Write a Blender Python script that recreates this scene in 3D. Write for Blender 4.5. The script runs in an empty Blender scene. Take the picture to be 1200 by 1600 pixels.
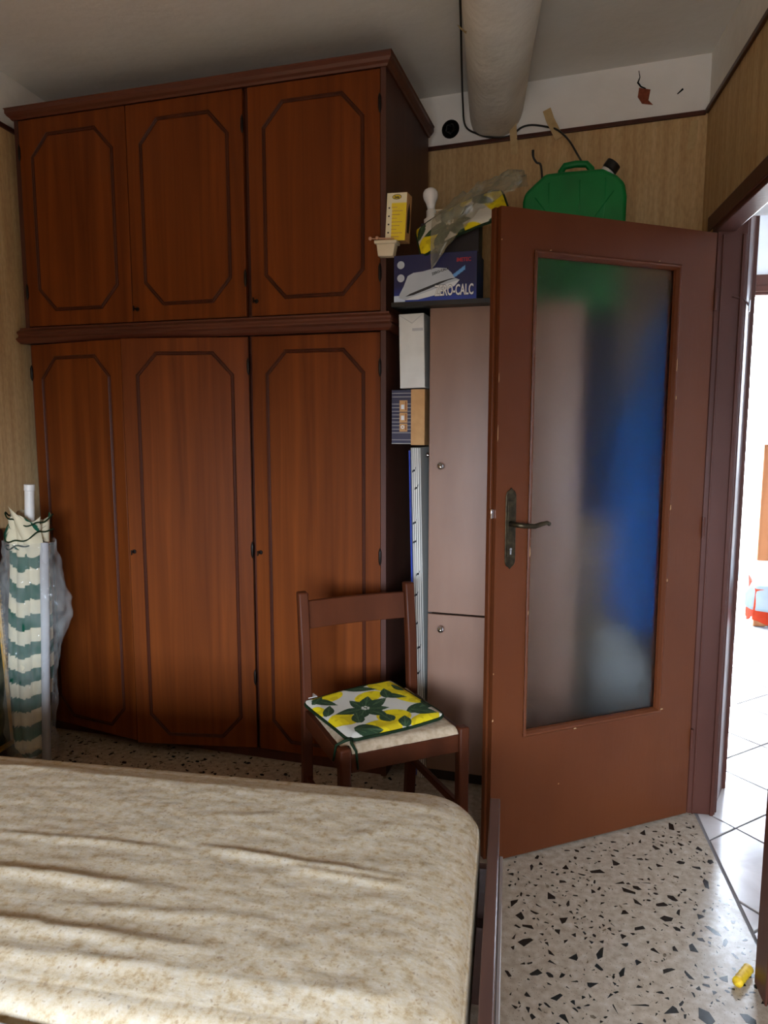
import bpy, bmesh, math, random
from mathutils import Vector, Matrix, noise
import numpy as np

S = bpy.context.scene
COL = S.collection
R = math.radians
rng = random.Random(7)

def lin(c):
    return tuple(((v / 255.0) / 12.92 if v / 255.0 <= 0.04045 else ((v / 255.0 + 0.055) / 1.055) ** 2.4) for v in c)

# ------------------------------------------------------------------ camera
cam_d = bpy.data.cameras.new('camera')
cam_d.sensor_fit = 'VERTICAL'
cam_d.sensor_height = 36.0
cam_d.lens = 1120.0 / 1600.0 * 36.0
cam_d.clip_start = 0.05
cam = bpy.data.objects.new('camera', cam_d)
COL.objects.link(cam)
cam.location = (0, 0, 1.38)
cam.rotation_euler = (R(90 - 6.95), 0, R(10))
S.camera = cam

# ------------------------------------------------------------------ light
world = bpy.data.worlds.new('overcast_sky')
S.world = world
world.use_nodes = True
nt = world.node_tree
nt.nodes.clear()
wo = nt.nodes.new('ShaderNodeOutputWorld')
bg = nt.nodes.new('ShaderNodeBackground')
bg.inputs['Strength'].default_value = 62.0
tc = nt.nodes.new('ShaderNodeTexCoord')
sp = nt.nodes.new('ShaderNodeSeparateXYZ')
rp = nt.nodes.new('ShaderNodeValToRGB')
rp.color_ramp.elements[0].position = 0.46
rp.color_ramp.elements[0].color = (0.10, 0.10, 0.10, 1)
rp.color_ramp.elements[1].position = 0.54
rp.color_ramp.elements[1].color = (0.80, 0.94, 1.14, 1)
mp = nt.nodes.new('ShaderNodeMapRange')
mp.inputs['From Min'].default_value = -1
mp.inputs['From Max'].default_value = 1
nt.links.new(tc.outputs['Generated'], sp.inputs[0])
nt.links.new(sp.outputs['Z'], mp.inputs['Value'])
nt.links.new(mp.outputs[0], rp.inputs[0])
nt.links.new(rp.outputs[0], bg.inputs[0])
nt.links.new(bg.outputs[0], wo.inputs[0])

def portal(name, loc, rot, sx, sy):
    l = bpy.data.lights.new(name, 'AREA')
    l.shape = 'RECTANGLE'
    l.size = sx
    l.size_y = sy
    l.cycles.is_portal = True
    o = bpy.data.objects.new(name, l)
    o.location = loc
    o.rotation_euler = rot
    COL.objects.link(o)

# window of the bedroom (behind the camera) and glazed door of the next room
BW = (-0.95, 0.60, 0.75, 1.66)           # x0, x1, z0, z1 on the wall y = -1.6
HW = (1.30, 2.60, 0.0, 2.22)             # x0, x1, z0, z1 on the wall y = 5.2
portal('daylight_portal', ((BW[0] + BW[1]) / 2, -1.75, (BW[2] + BW[3]) / 2), (R(90), 0, 0), BW[1] - BW[0], BW[3] - BW[2])
portal('daylight_portal', ((HW[0] + HW[1]) / 2, 5.36, (HW[2] + HW[3]) / 2), (R(-90), 0, 0), HW[1] - HW[0], HW[3] - HW[2])

S.view_settings.view_transform = 'Standard'
S.view_settings.look = 'None'
S.view_settings.exposure = 0.0
S.view_settings.gamma = 1.0
S.view_settings.use_curve_mapping = False
S.cycles.use_denoising = True
S.cycles.max_bounces = 10
S.cycles.diffuse_bounces = 6
S.cycles.transmission_bounces = 8
S.cycles.transparent_max_bounces = 12
S.cycles.blur_glossy = 1.0
S.cycles.sample_clamp_indirect = 8.0

# ------------------------------------------------------------------ materials
MATS = {}
def nn(t, kind, **kw):
    n = t.nodes.new(kind)
    for k, v in kw.items():
        setattr(n, k, v)
    return n

def base_mat(name, rough=0.5, spec=0.5, metal=0.0):
    m = bpy.data.materials.new(name)
    m.use_nodes = True
    b = m.node_tree.nodes['Principled BSDF']
    b.inputs['Roughness'].default_value = rough
    b.inputs['Specular IOR Level'].default_value = spec
    b.inputs['Metallic'].default_value = metal
    MATS[name] = m
    return m, m.node_tree, b

def ramp(t, pts):
    r = nn(t, 'ShaderNodeValToRGB')
    el = r.color_ramp.elements
    while len(el) < len(pts):
        el.new(0.5)
    for e, (p, c) in zip(el, pts):
        e.position = p
        e.color = (*c, 1)
    return r

def coords(t, scale, which='Object', rot=(0, 0, 0)):
    tc = nn(t, 'ShaderNodeTexCoord')
    mp = nn(t, 'ShaderNodeMapping')
    mp.inputs['Scale'].default_value = scale
    mp.inputs['Rotation'].default_value = rot
    t.links.new(tc.outputs[which], mp.inputs[0])
    return mp.outputs[0]

def noisy(name, c1, c2, scale=(6, 6, 6), rough=0.5, spec=0.5, detail=4, bump=0.0, bscale=None, lo=0.35, hi=0.65, metal=0.0, distort=0.0, which='Object'):
    """two colours mixed by noise, with optional relief"""
    m, t, b = base_mat(name, rough, spec, metal)
    v = coords(t, scale, which)
    n = nn(t, 'ShaderNodeTexNoise')
    n.inputs['Scale'].default_value = 1.0
    n.inputs['Detail'].default_value = detail
    n.inputs['Distortion'].default_value = distort
    t.links.new(v, n.inputs['Vector'])
    r = ramp(t, [(lo, lin(c1)), (hi, lin(c2))])
    t.links.new(n.outputs['Fac'], r.inputs[0])
    t.links.new(r.outputs[0], b.inputs['Base Color'])
    if bump:
        n2 = nn(t, 'ShaderNodeTexNoise')
        n2.inputs['Scale'].default_value = 1.0
        n2.inputs['Detail'].default_value = 5
        t.links.new(coords(t, bscale or scale, which), n2.inputs['Vector'])
        bp = nn(t, 'ShaderNodeBump')
        bp.inputs['Strength'].default_value = 1.0
        bp.inputs['Distance'].default_value = bump
        t.links.new(n2.outputs['Fac'], bp.inputs['Height'])
        t.links.new(bp.outputs[0], b.inputs['Normal'])
    return m

def plain(name, c, rough=0.5, spec=0.5, metal=0.0, var=8):
    c2 = tuple(max(0, v - var) for v in c)
    return noisy(name, c2, c, (14, 14, 14), rough, spec, 3, metal=metal)

def attr_mat(name, rough=0.6, spec=0.4, bump=0.0, bscale=(200, 200, 200)):
    m, t, b = base_mat(name, rough, spec)
    a = nn(t, 'ShaderNodeAttribute', attribute_name='print')
    t.links.new(a.outputs['Color'], b.inputs['Base Color'])
    if bump:
        n2 = nn(t, 'ShaderNodeTexNoise')
        n2.inputs['Scale'].default_value = 1.0
        t.links.new(coords(t, bscale), n2.inputs['Vector'])
        bp = nn(t, 'ShaderNodeBump')
        bp.inputs['Distance'].default_value = bump
        t.links.new(n2.outputs['Fac'], bp.inputs['Height'])
        t.links.new(bp.outputs[0], b.inputs['Normal'])
    return m

M_WARD = noisy('wardrobe_veneer', (88, 41, 14), (116, 58, 20), (22, 22, 0.9), 0.44, 0.14, 6, lo=0.3, hi=0.7, distort=0.6)
M_WARD_D = noisy('wardrobe_dark_wood', (62, 28, 16), (78, 37, 22), (22, 22, 1.2), 0.4, 0.4, 5)
M_MOULD = noisy('moulding_dark_stain', (62, 28, 14), (76, 36, 18), (20, 20, 2), 0.45, 0.2, 4)
M_WARD_SIDE = noisy('wardrobe_side_laminate', (70, 38, 28), (82, 46, 34), (18, 18, 1), 0.5, 0.4, 4)
M_CORN = noisy('cornice_dark_wood', (76, 36, 22), (92, 46, 28), (1.5, 22, 22), 0.4, 0.5, 4)
M_DOOR = noisy('door_brown_paint', (84, 42, 20), (91, 47, 23), (3, 3, 2), 0.42, 0.2, 3, bump=0.0004, bscale=(60, 60, 12))
M_FRAME = noisy('frame_brown_paint', (74, 40, 30), (82, 45, 34), (4, 4, 2), 0.4, 0.3, 3, bump=0.0004, bscale=(60, 60, 12))
M_CAB = noisy('cabinet_taupe_laminate', (130, 98, 80), (138, 106, 88), (10, 10, 3), 0.36, 0.45, 6)
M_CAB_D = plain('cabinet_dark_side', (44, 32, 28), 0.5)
M_CHAIR = noisy('chair_brown_wood', (70, 34, 18), (82, 41, 22), (14, 14, 3), 0.45, 0.18, 5)
M_CHROME = plain('chrome', (210, 210, 212), 0.15, 0.5, 1.0, 4)
M_BRONZE = noisy('aged_bronze', (48, 42, 32), (74, 64, 46), (60, 60, 60), 0.42, 0.5, 4, metal=0.85)
M_IRONB = plain('dark_hinge_metal', (34, 27, 22), 0.45, 0.5, 0.6)
M_BLACK = plain('black_plastic', (16, 16, 17), 0.4)
M_CABLE = plain('black_cable', (20, 18, 18), 0.5)
M_CEIL = noisy('ceiling_plaster', (218, 216, 210), (226, 224, 219), (3, 3, 3), 0.9, 0.1, 6, bump=0.002, bscale=(25, 25, 25))
M_PLAST = noisy('rough_white_plaster', (232, 231, 228), (242, 241, 239), (4, 4, 4), 0.9, 0.1, 6, bump=0.004, bscale=(18, 18, 18))
M_BEAM = noisy('beam_plaster', (218, 214, 206), (234, 231, 224), (5, 5, 5), 0.9, 0.1, 6, bump=0.004, bscale=(30, 30, 30))
M_HWALL = noisy('next_room_plaster', (224, 225, 226), (232, 233, 234), (3, 3, 3), 0.85, 0.1, 4)
M_TILE = noisy('glazed_tile', (178, 168, 162), (202, 195, 190), (5, 5, 5), 0.22, 0.5, 6, distort=0.8)
M_GROUT = plain('grout', (128, 124, 122), 0.9, 0.1)
M_WHITEBOX = noisy('white_card', (206, 206, 200), (218, 218, 213), (12, 12, 12), 0.55, 0.3, 5)
M_KRAFT = noisy('kraft_card', (184, 142, 96), (196, 154, 106), (30, 30, 30), 0.8, 0.15, 5)
M_GREEN = noisy('green_polythene', (0, 104, 46), (2, 120, 56), (6, 6, 6), 0.42, 0.3, 3)
M_WHITEP = plain('white_plastic', (222, 220, 214), 0.4, 0.5)
M_CREAMP = plain('cream_plastic', (214, 202, 176), 0.45, 0.4)
M_TAPE = noisy('masking_tape', (184, 158, 112), (198, 172, 126), (40, 40, 40), 0.6, 0.3, 4)
M_BRICK = noisy('bare_brick', (116, 62, 46), (142, 80, 60), (60, 60, 60), 0.9, 0.1, 4)
M_HOLE = plain('dark_cavity', (14, 13, 12), 0.9, 0.1)
M_PILOW = noisy('upholstery_beige', (176, 156, 128), (200, 182, 156), (55, 55, 55), 0.85, 0.15, 5, bump=0.0015, bscale=(90, 90, 90))
M_PIPE = plain('dark_green_piping', (24, 44, 24), 0.7, 0.2)
M_BLUE = noisy('blue_cloth', (0, 104, 200), (0, 116, 216), (10, 10, 4), 0.8, 0.2, 4)
M_NAVY = noisy('navy_cloth', (20, 30, 66), (26, 38, 80), (10, 10, 4), 0.85, 0.2, 4)
M_GREY = noisy('pale_grey_cloth', (168, 176, 178), (186, 193, 194), (10, 10, 10), 0.8, 0.2, 4)
M_ORANGE = noisy('orange_cloth', (232, 74, 42), (246, 96, 60), (12, 12, 12), 0.8, 0.2, 4)
M_TCLOTH = noisy('pale_blue_oilcloth', (178, 210, 222), (226, 236, 240), (7, 7, 7), 0.4, 0.4, 3)
M_YELLOW = noisy('yellow_foam_print', (196, 150, 20), (226, 190, 40), (90, 90, 90), 0.6, 0.3, 4)
M_OAK = noisy('window_wood', (150, 92, 52), (172, 110, 66), (20, 20, 2), 0.45, 0.4, 5)
M_GOLD = plain('gold_leaf', (170, 130, 62), 0.4, 0.5, 0.7)
M_PICW = noisy('picture_frame_wood', (44, 22, 16), (58, 30, 22), (14, 4, 14), 0.35, 0.5, 4)
M_PIC = noisy('picture_canvas', (38, 52, 42), (150, 148, 122), (9, 9, 9), 0.6, 0.3, 5)
M_SHEET = noisy('grey_sheet', (172, 172, 174), (186, 186, 188), (9, 9, 9), 0.85, 0.15, 4)
M_BEDW = noisy('bed_dark_wood', (74, 50, 42), (88, 62, 52), (14, 3, 14), 0.38, 0.5, 5)
M_PALE = plain('pale_edge_band', (150, 138, 132), 0.4)
M_CHIP_D = noisy('terrazzo_dark_chip', (22, 24, 22), (40, 40, 35), (50, 50, 50), 0.22, 0.5, 3)
M_CHIP_B = noisy('terrazzo_brown_chip', (96, 84, 66), (124, 110, 90), (50, 50, 50), 0.22, 0.5, 3)
M_PRINT = attr_mat('printed_card', 0.4, 0.45)
M_FAB = attr_mat('printed_fabric', 0.8, 0.2, 0.0006, (300, 300, 300))
M_WHITEINK = plain('white_ink', (222, 224, 226), 0.5)
M_REDINK = plain('red_ink', (176, 34, 40), 0.5)
M_DARKINK = plain('dark_ink', (22, 22, 30), 0.5)
M_YELINK = plain('yellow_ink', (222, 196, 40), 0.5)
M_BULB = plain('opal_glass', (226, 226, 228), 0.2, 0.5)

def terrazzo():
    m, t, b = base_mat('terrazzo_ground', 0.2, 0.5)
    v = coords(t, (1, 1, 1))
    n = nn(t, 'ShaderNodeTexNoise')
    n.inputs['Scale'].default_value = 45
    n.inputs['Detail'].default_value = 6
    t.links.new(v, n.inputs['Vector'])
    r = ramp(t, [(0.3, lin((146, 131, 112))), (0.6, lin((172, 157, 138))), (0.75, lin((182, 169, 152)))])
    t.links.new(n.outputs['Fac'], r.inputs[0])
    vo = nn(t, 'ShaderNodeTexVoronoi')
    vo.inputs['Scale'].default_value = 130
    t.links.new(v, vo.inputs['Vector'])
    r2 = ramp(t, [(0.12, (0, 0, 0)), (0.2, (1, 1, 1))])
    t.links.new(vo.outputs['Distance'], r2.inputs[0])
    mx = nn(t, 'ShaderNodeMix', data_type='RGBA')
    mx.inputs[6].default_value = (*lin((128, 113, 95)), 1)
    t.links.new(r2.outputs[0], mx.inputs[0])
    t.links.new(r.outputs[0], mx.inputs[7])
    t.links.new(mx.outputs[2], b.inputs['Base Color'])
    n3 = nn(t, 'ShaderNodeTexNoise')
    n3.inputs['Scale'].default_value = 9
    t.links.new(v, n3.inputs['Vector'])
    mr = nn(t, 'ShaderNodeMapRange')
    mr.inputs['To Min'].default_value = 0.16
    mr.inputs['To Max'].default_value = 0.3
    t.links.new(n3.outputs['Fac'], mr.inputs[0])
    t.links.new(mr.outputs[0], b.inputs['Roughness'])
    return m
M_TERR = terrazzo()

def wallpaper():
    m, t, b = base_mat('streaked_wallpaper', 0.75, 0.2)
    n = nn(t, 'ShaderNodeTexNoise')
    n.inputs['Scale'].default_value = 1
    n.inputs['Detail'].default_value = 7
    n.inputs['Roughness'].default_value = 0.65
    t.links.new(coords(t, (38, 38, 1.6)), n.inputs['Vector'])
    r = ramp(t, [(0.3, lin((184, 150, 106))), (0.5, lin((200, 168, 122))), (0.7, lin((212, 184, 140)))])
    t.links.new(n.outputs['Fac'], r.inputs[0])
    n2 = nn(t, 'ShaderNodeTexNoise')
    n2.inputs['Scale'].default_value = 1
    n2.inputs['Detail'].default_value = 4
    t.links.new(coords(t, (120, 120, 40)), n2.inputs['Vector'])
    r2 = ramp(t, [(0.35, (0.86, 0.85, 0.82)), (0.6, (1, 1, 1))])
    t.links.new(n2.outputs['Fac'], r2.inputs[0])
    mx = nn(t, 'ShaderNodeMix', data_type='RGBA', blend_type='MULTIPLY')
    mx.inputs[0].default_value = 1
    t.links.new(r.outputs[0], mx.inputs[6])
    t.links.new(r2.outputs[0], mx.inputs[7])
    t.links.new(mx.outputs[2], b.inputs['Base Color'])
    return m
M_PAPER = wallpaper()

def mattress_mat():
    m, t, b = base_mat('mattress_ticking', 0.9, 0.1)
    v = coords(t, (1, 1, 1))
    n = nn(t, 'ShaderNodeTexNoise')
    n.inputs['Scale'].default_value = 48
    n.inputs['Detail'].default_value = 6
    n.inputs['Roughness'].default_value = 0.7
    t.links.new(v, n.inputs['Vector'])
    r = ramp(t, [(0.3, lin((162, 138, 100))), (0.47, lin((188, 173, 146))), (0.66, lin((198, 189, 171)))])
    t.links.new(n.outputs['Fac'], r.inputs[0])
    vo = nn(t, 'ShaderNodeTexVoronoi')
    vo.inputs['Scale'].default_value = 120
    nd = nn(t, 'ShaderNodeTexNoise')
    nd.inputs['Scale'].default_value = 60
    t.links.new(v, nd.inputs['Vector'])
    va = nn(t, 'ShaderNodeVectorMath', operation='MULTIPLY_ADD')
    va.inputs[1].default_value = (0.02, 0.02, 0.02)
    t.links.new(nd.outputs['Color'], va.inputs[0])
    t.links.new(v, va.inputs[2])
    t.links.new(va.outputs[0], vo.inputs['Vector'])
    lt = ramp(t, [(0.15, (1, 1, 1)), (0.38, (0, 0, 0))])
    t.links.new(vo.outputs['Distance'], lt.inputs[0])
    pick = ramp(t, [(0.40, (0, 0, 0)), (0.75, (0.6, 0.6, 0.6))])
    t.links.new(vo.outputs['Color'], pick.inputs[0])
    mu = nn(t, 'ShaderNodeMath', operation='MULTIPLY')
    t.links.new(lt.outputs[0], mu.inputs[0])
    t.links.new(pick.outputs[0], mu.inputs[1])
    cr = ramp(t, [(0.3, lin((150, 112, 66))), (0.7, lin((128, 118, 106)))])
    n5 = nn(t, 'ShaderNodeTexNoise')
    n5.inputs['Scale'].default_value = 14
    t.links.new(v, n5.inputs['Vector'])
    t.links.new(n5.outputs['Fac'], cr.inputs[0])
    mx = nn(t, 'ShaderNodeMix', data_type='RGBA')
    t.links.new(mu.outputs[0], mx.inputs[0])
    t.links.new(r.outputs[0], mx.inputs[6])
    t.links.new(cr.outputs[0], mx.inputs[7])
    t.links.new(mx.outputs[2], b.inputs['Base Color'])
    n2 = nn(t, 'ShaderNodeTexNoise')
    n2.inputs['Scale'].default_value = 1
    n2.inputs['Detail'].default_value = 4
    t.links.new(coords(t, (18, 34, 20)), n2.inputs['Vector'])
    bp = nn(t, 'ShaderNodeBump')
    bp.inputs['Distance'].default_value = 0.0035
    bp.inputs['Strength'].default_value = 0.6
    t.links.new(n2.outputs['Fac'], bp.inputs['Height'])
    t.links.new(bp.outputs[0], b.inputs['Normal'])
    return m
M_MATT = mattress_mat()

def frosted():
    m, t, b = base_mat('frosted_glass', 0.5, 0.15)
    b.inputs['Base Color'].default_value = (0.93, 0.95, 0.95, 1)
    b.inputs['Transmission Weight'].default_value = 1.0
    b.inputs['IOR'].default_value = 1.16
    n = nn(t, 'ShaderNodeTexNoise')
    n.inputs['Scale'].default_value = 260
    n.inputs['Detail'].default_value = 2
    t.links.new(coords(t, (1, 1, 1)), n.inputs['Vector'])
    bp = nn(t, 'ShaderNodeBump')
    bp.inputs['Distance'].default_value = 0.0006
    bp.inputs['Strength'].default_value = 0.5
    t.links.new(n.outputs['Fac'], bp.inputs['Height'])
    t.links.new(bp.outputs[0], b.inputs['Normal'])
    return m
M_FROST = frosted()

def film(name, tint, alpha, rough):
    m = bpy.data.materials.new(name)
    m.use_nodes = True
    t = m.node_tree
    b = t.nodes['Principled BSDF']
    b.inputs['Base Color'].default_value = (*lin(tint), 1)
    b.inputs['Roughness'].default_value = rough
    n = nn(t, 'ShaderNodeTexNoise')
    n.inputs['Scale'].default_value = 18
    t.links.new(coords(t, (1, 1, 1)), n.inputs['Vector'])
    mr = nn(t, 'ShaderNodeMapRange')
    mr.inputs['From Min'].default_value = 0.3
    mr.inputs['From Max'].default_value = 0.7
    mr.inputs['To Min'].default_value = alpha * 0.55
    mr.inputs['To Max'].default_value = min(1, alpha * 1.45)
    t.links.new(n.outputs['Fac'], mr.inputs[0])
    t.links.new(mr.outputs[0], b.inputs['Alpha'])
    return m
M_FILM = film('clear_plastic_film', (205, 208, 204), 0.17, 0.07)
M_FILM2 = film('cloudy_plastic_bag', (138, 134, 114), 0.55, 0.18)

# ------------------------------------------------------------------ mesh helpers
class MB:
    def __init__(self):
        self.v = []
        self.f = []
    def add(self, vs, fs):
        o = len(self.v)
        self.v += [tuple(p) for p in vs]
        self.f += [tuple(i + o for i in f) for f in fs]
        return self
    def box(self, x0, x1, y0, y1, z0, z1):
        return self.add([(x0, y0, z0), (x1, y0, z0), (x1, y1, z0), (x0, y1, z0), (x0, y0, z1), (x1, y0, z1), (x1, y1, z1), (x0, y1, z1)],
                        [(0, 3, 2, 1), (4, 5, 6, 7), (0, 1, 5, 4), (1, 2, 6, 5), (2, 3, 7, 6), (3, 0, 4, 7)])
    def prism(self, poly, z0, z1, axes=(0, 1, 2)):
        n = len(poly)
        vs = []
        for z in (z0, z1):
            for a, b in poly:
                p = [0, 0, 0]
                p[axes[0]], p[axes[1]], p[axes[2]] = a, b, z
                vs.append(p)
        fs = [tuple(range(n - 1, -1, -1)), tuple(range(n, 2 * n))]
        fs += [(i, (i + 1) % n, n + (i + 1) % n, n + i) for i in range(n)]
        return self.add(vs, fs)
    def tube(self, pts, rad, n=10, caps=True):
        pts = [Vector(p) for p in pts]
        rr = rad if isinstance(rad, (list, tuple)) else [rad] * len(pts)
        up = None
        vs, fs = [], []
        for i, p in enumerate(pts):
            d = (pts[min(i + 1, len(pts) - 1)] - pts[max(i - 1, 0)]).normalized()
            if up is None:
                up = Vector((0, 0, 1)) if abs(d.z) < 0.9 else Vector((1, 0, 0))
            s = d.cross(up)
            if s.length < 1e-6:
                s = d.cross(Vector((0, 1, 0)))
            s.normalize()
            up = s.cross(d).normalized()
            for k in range(n):
                a = 2 * math.pi * k / n
                vs.append(p + (s * math.cos(a) + up * math.sin(a)) * rr[i])
        for i in range(len(pts) - 1):
            for k in range(n):
                fs.append((i * n + k, i * n + (k + 1) % n, (i + 1) * n + (k + 1) % n, (i + 1) * n + k))
        if caps:
            fs.append(tuple(range(n - 1, -1, -1)))
            fs.append(tuple(range((len(pts) - 1) * n, len(pts) * n)))
        return self.add(vs, fs)
    def lathe(self, prof, c=(0, 0, 0), n=20, axis='Z'):
        vs, fs = [], []
        for r, h in prof:
            for k in range(n):
                a = 2 * math.pi * k / n
                p = (r * math.cos(a), r * math.sin(a), h)
                if axis == 'Y':
                    p = (p[0], p[2], p[1])
                if axis == 'X':
                    p = (p[2], p[0], p[1])
                vs.append((p[0] + c[0], p[1] + c[1], p[2] + c[2]))
        m = len(prof)
        for i in range(m - 1):
            for k in range(n):
                fs.append((i * n + k, i * n + (k + 1) % n, (i + 1) * n + (k + 1) % n, (i + 1) * n + k))
        fs.append(tuple(range(n - 1, -1, -1)))
        fs.append(tuple(range((m - 1) * n, m * n)))
        return self.add(vs, fs)
    def ring(self, loop, prof, y=0.0):
        """closed moulding in the XZ plane: loop of (x,z) counter-clockwise, prof of (inset, proud) towards -Y"""
        n = len(loop)
        P = [Vector(p) for p in loop]
        vs, fs = [], []
        for i in range(n):
            a = (P[i] - P[i - 1]).normalized()
            b = (P[(i + 1) % n] - P[i]).normalized()
            na, nb = Vector((-a.y, a.x)), Vector((-b.y, b.x))
            mi = (na + nb).normalized()
            mi = mi / max(0.3, mi.dot(na))
            for o, h in prof:
                q = P[i] + mi * o
                vs.append((q.x, y - h, q.y))
        m = len(prof)
        for i in range(n):
            j = (i + 1) % n
            for k in range(m - 1):
                fs.append((i * m + k, j * m + k, j * m + k + 1, i * m + k + 1))
        return self.add(vs, fs)
    def grid(self, fn, nu, nv):
        vs = [fn(i / nu, j / nv) for j in range(nv + 1) for i in range(nu + 1)]
        fs = [(j * (nu + 1) + i, j * (nu + 1) + i + 1, (j + 1) * (nu + 1) + i + 1, (j + 1) * (nu + 1) + i) for j in range(nv) for i in range(nu)]
        return self.add(vs, fs)
    def mesh(self, name):
        me = bpy.data.meshes.new(name)
        me.from_pydata(self.v, [], self.f)
        bm = bmesh.new()
        bm.from_mesh(me)
        bmesh.ops.recalc_face_normals(bm, faces=bm.faces)
        bm.to_mesh(me)
        bm.free()
        return me
    def build(self, name, mat, parent=None, bevel=0.0, smooth=False, seg=2, loc=None, rot=None, solid=0.0, sub=0):
        me = self.mesh(name)
        me.materials.append(mat)
        o = bpy.data.objects.new(name, me)
        COL.objects.link(o)
        if parent:
            o.parent = parent
        if loc:
            o.location = loc
        if rot:
            o.rotation_euler = rot
        if solid:
            md = o.modifiers.new('thickness', 'SOLIDIFY')
            md.thickness = solid
            md.offset = 0
        if bevel:
            md = o.modifiers.new('edges', 'BEVEL')
            md.width = bevel
            md.segments = seg
            md.limit_method = 'ANGLE'
            md.angle_limit = R(35)
        if sub:
            md = o.modifiers.new('smooth', 'SUBSURF')
            md.levels = sub
            md.render_levels = sub
        if smooth or bevel:
            for p in me.polygons:
                p.use_smooth = True
            if not smooth or bevel:
                me.set_sharp_from_angle(angle=R(38))
        return o

def thing(name, label, cat, loc=(0, 0, 0), rot=(0, 0, 0), group=None, kind=None):
    o = bpy.data.objects.new(name, None)
    o.empty_display_size = 0.05
    COL.objects.link(o)
    o.location = loc
    o.rotation_euler = rot
    return tag(o, label, cat, group, kind)

def tag(o, label=None, cat=None, group=None, kind=None):
    if label:
        o['label'] = label
    if cat:
        o['category'] = cat
    if group:
        o['group'] = group
    if kind:
        o['kind'] = kind
    return o

def paint(o, fn):
    """per-vertex print colours; fn gets the local coordinate, returns linear rgb"""
    me = o.data
    at = me.color_attributes.new('print', 'FLOAT_COLOR', 'POINT')
    buf = np.ones(len(me.vertices) * 4, np.float32)
    for i, v in enumerate(me.vertices):
        buf[i * 4:i * 4 + 3] = fn(v.co)
    at.data.foreach_set('color', buf)
    return o

def text(name, body, size, mat, parent, loc, rot, depth=0.0004, xscale=1.0, bold=0.0, align='LEFT'):
    cu = bpy.data.curves.new('lettering', 'FONT')
    cu.body = body
    cu.size = size
    cu.extrude = depth
    cu.offset = bold
    cu.align_x = align
    cu.resolution_u = 3
    to = bpy.data.objects.new('lettering_tmp', cu)
    COL.objects.link(to)
    bpy.context.view_layer.update()
    me = bpy.data.meshes.new_from_object(to.evaluated_get(bpy.context.evaluated_depsgraph_get()))
    bpy.data.objects.remove(to)
    bpy.data.curves.remove(cu)
    me.materials.clear()
    me.materials.append(mat)
    o = bpy.data.objects.new(name, me)
    COL.objects.link(o)
    o.parent = parent
    o.location = loc
    o.rotation_euler = rot
    o.scale = (xscale, 1, 1)
    return o

# ------------------------------------------------------------------ the room shell
XL, XR, YN = -2.10, 0.744, -1.60
ZC = 2.825
ZT = 2.605
BA = R(-9.7)
def yb(x):
    return 3.18 + (x - 0.744) * math.tan(BA)

f_poly = [(XL - 0.12, YN - 0.15), (0.78, YN - 0.15), (0.78, 1.72), (0.673, 1.72), (0.673, 2.61), (0.751, 2.61), (0.751, 3.22), (0.60, yb(0.6) + 0.12), (XL - 0.12, yb(XL) + 0.15)]
floor = tag(MB().prism(f_poly, -0.08, 0.0).build('floor', M_TERR), 'polished beige terrazzo floor with dark chips in the bedroom', 'floor', kind='structure')
ceil = tag(MB().prism([(XL - 0.12, YN - 0.15), (XR + 0.10, YN - 0.15), (XR + 0.10, yb(XR) + 0.12), (XL - 0.12, yb(XL) + 0.15)], ZC, ZC + 0.1).build('ceiling', M_CEIL),
           'grey-white plastered bedroom ceiling', 'ceiling', kind='structure')

MB().tube([(-1.62, 2.02, ZC - 0.0005), (-1.56, 2.10, ZC - 0.0005), (-1.50, 2.16, ZC - 0.0005), (-1.46, 2.23, ZC - 0.0005)], [0.001, 0.003, 0.002, 0.001], 6).build('plaster_crack', MATS['bare_brick'], ceil)
# back wall, in its own frame: origin at the right corner, local x runs left->right (negative), local y into the wall
wb = tag(MB().box(-3.05, 0.12, 0.0, 0.12, 0.0, ZC).build('wall_back', M_PLAST, loc=(XR, 3.18, 0), rot=(0, 0, BA)),
         'back wall with a white plaster band above streaked beige wallpaper', 'wall', kind='structure')
MB().box(-3.0, -0.001, -0.006, 0.0, 0.0, ZT).build('wallpaper', M_PAPER, wb)
wl = tag(MB().box(-0.12, 0.0, YN, yb(XL) + 0.15, 0.0, ZC).build('wall_left', M_PLAST, loc=(XL, 0, 0)), 'left wall papered beige below a plaster band', 'wall', kind='structure')
MB().box(0.0, 0.006, YN, yb(XL) - 0.005, 0.0, ZT).build('wallpaper', M_PAPER, wl)
# right wall with the doorway y 1.70..2.63, z < 2.06
OY0, OY1, OZ = 1.71, 2.625, 2.06
wr = MB()
wr.box(0, 0.085, YN, OY0, 0, ZC)
wr.box(0, 0.085, 2.862, yb(XR) + 0.10, 0, ZC)
wr.box(0, 0.008, OY1, 2.862, 0, ZC)
wr.box(0.008, 0.085, OY1, 2.862, 2.13, ZC)
wr.box(0, 0.085, OY0, OY1, OZ, ZC)
wr = tag(wr.build('wall_right', M_PLAST, loc=(XR, 0, 0)), 'right wall with the open doorway to the bright next room', 'wall', kind='structure')
wp = MB()
wp.box(-0.006, 0, YN, OY0 - 0.002, 0, ZT)
wp.box(-0.006, 0, OY1 + 0.002, 3.176, 0, ZT)
wp.box(-0.006, 0, OY0 - 0.002, OY1 + 0.002, OZ + 0.01, ZT)
wp.build('wallpaper', M_PAPER, wr)
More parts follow.
